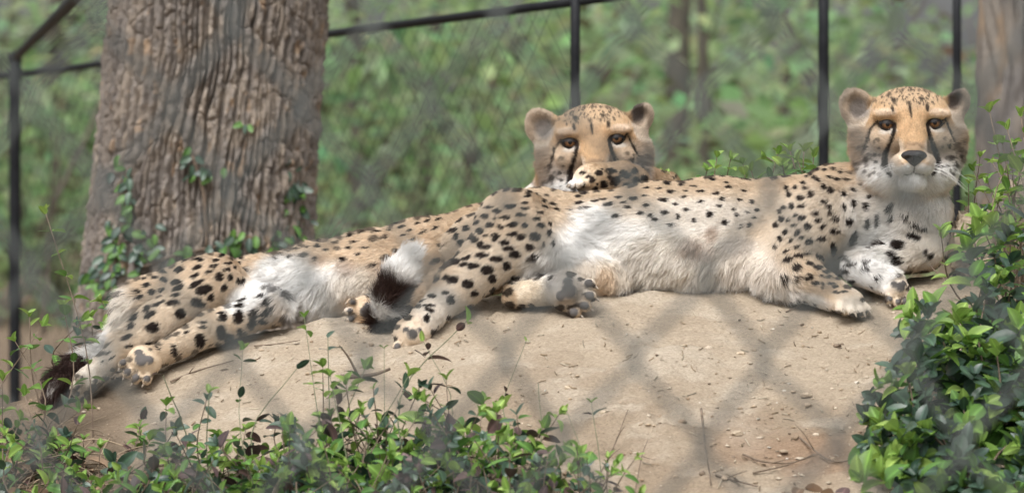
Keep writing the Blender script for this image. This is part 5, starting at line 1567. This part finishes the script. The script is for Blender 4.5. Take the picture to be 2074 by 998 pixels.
patches1 = [(450, 560, 120, 50, 0, TAN, 0.6), (400, 575, 150, 70, -0.2, (0.68, 0.55, 0.41), 0.8), (330, 640, 120, 50, -0.7, (0.72, 0.61, 0.48), 0.85), (470, 650, 140, 40, -0.35, (0.72, 0.61, 0.48), 0.85),
            (720, 505, 230, 60, -0.15, (0.72, 0.58, 0.43), 0.9), (560, 570, 90, 40, -0.5, WHITE, 1.0), (640, 595, 140, 60, 0, WHITE, 1.0), (750, 590, 90, 50, 0, (0.78, 0.71, 0.62), 0.9), (800, 560, 80, 30, 0, PALE, 0.6),
            (248, 622, 34, 60, 0.1, (0.82, 0.76, 0.68), 1.0), (500, 600, 44, 24, -0.6, WHITE, 0.9), (215, 730, 60, 34, -0.7, (0.80, 0.74, 0.66), 0.8), (165, 775, 44, 30, 0, (0.70, 0.59, 0.47), 0.8),
            (285, 735, 50, 44, 0, (0.66, 0.53, 0.39), 0.8), (560, 640, 30, 50, 0.3, (0.60, 0.43, 0.27), 0.5), (735, 628, 44, 38, 0, (0.66, 0.48, 0.31), 0.8), (705, 635, 20, 26, 0, WHITE, 0.4), (700, 545, 22, 14, 0, BROWN, 0.4), (650, 530, 16, 12, 0, BROWN, 0.35), (770, 540, 26, 14, 0, BROWN, 0.4),
            (1240, 368, 120, 36, 0, (0.60, 0.45, 0.30), 0.9), (1168, 362, 34, 30, 0, (0.68, 0.56, 0.43), 0.9), (1150, 384, 16, 20, 0, INK * 4, 0.8), (1120, 372, 60, 20, 0, WHITE, 0.7)]
tail1 = []
for t in np.linspace(0.6, 5.0, 22):
    q = int(min(t, 4.999)); pt = tl1[q] + (tl1[q + 1] - tl1[q]) * (t - q)
    tail1.append((pt, (WHITE * 0.9 if t < 2.7 else DARKT), 0.028))
tail1.append((tl1[4] + np.array([-0.006, -0.02, 0.0]), np.array([.45, .41, .38]), 0.008))
longs1 = [(640, 600, 130, 50, 0.019), (250, 620, 40, 60, 0.026), (745, 590, 80, 60, 0.018), (560, 540, 60, 50, 0.016), (700, 480, 200, 20, 0.013), (285, 735, 60, 50, 0.007), (165, 775, 60, 40, 0.007), (730, 630, 50, 40, 0.007)]
cat_left = empty('cheetah', W(560, 660, 0.12), 'cheetah stretched flat on its side, chin hidden behind a forepaw on the other cat', 'cheetah', 'two resting cheetahs')
build_cat(cat_left, HL, HH1, dict(spots=sp1, fill=[(560, 440, 900, 530)], fill_dark=0.75, patches=patches1, tail=tail1, tail_len=0.026, long=longs1, hairs=410000, ref=0.1), 33)

# ------------------------------------------------------------------ the wire fence right in front of the viewer
m_wire = simple_mat('coated_wire', [(0.3, (0.06, 0.068, 0.066)), (0.7, (0.11, 0.12, 0.115))], 60, 0.55, spec=0.3)
YF = 3.0
kf = YF / D / S
near = empty('chain_link_fence', ((1285 - 1037) * kf, YF, 0.0), 'dark chain-link fence close to the viewer, blurred across the whole view', 'fence')
px0, py0, PW, PH = 1285.0, 725.0, 270.0, 342.0
for i in range(-16, 16):
    pts = []
    for j in range(-6, 8):
        col_ = i if (j % 2 == 0) == (i % 2 == 0) else i + 1      # neighbours hook into each other at every knot
        s = -1 if col_ == i else 1                                # which way this wire bulges at the knot
        a = np.array([(px0 + col_ * PW / 2 + 11 * math.sin(col_ * 2.1 + j * 0.7) - 1037) * kf, YF, CAM_Z + (499 - (py0 + j * PH / 2 + 9 * math.sin(col_ * 1.3 + j))) * kf])
        hh = 0.0052
        pts.append(a + np.array([-s * 0.0012, 0.0017, hh]))
        pts.append(a + np.array([s * 0.0010, 0.0, 0]))
        pts.append(a + np.array([-s * 0.0012, -0.0017, -hh]))
    link('wire', MB().tube(np.array(pts), 0.0028, 8).mesh('wire', m_wire), near)
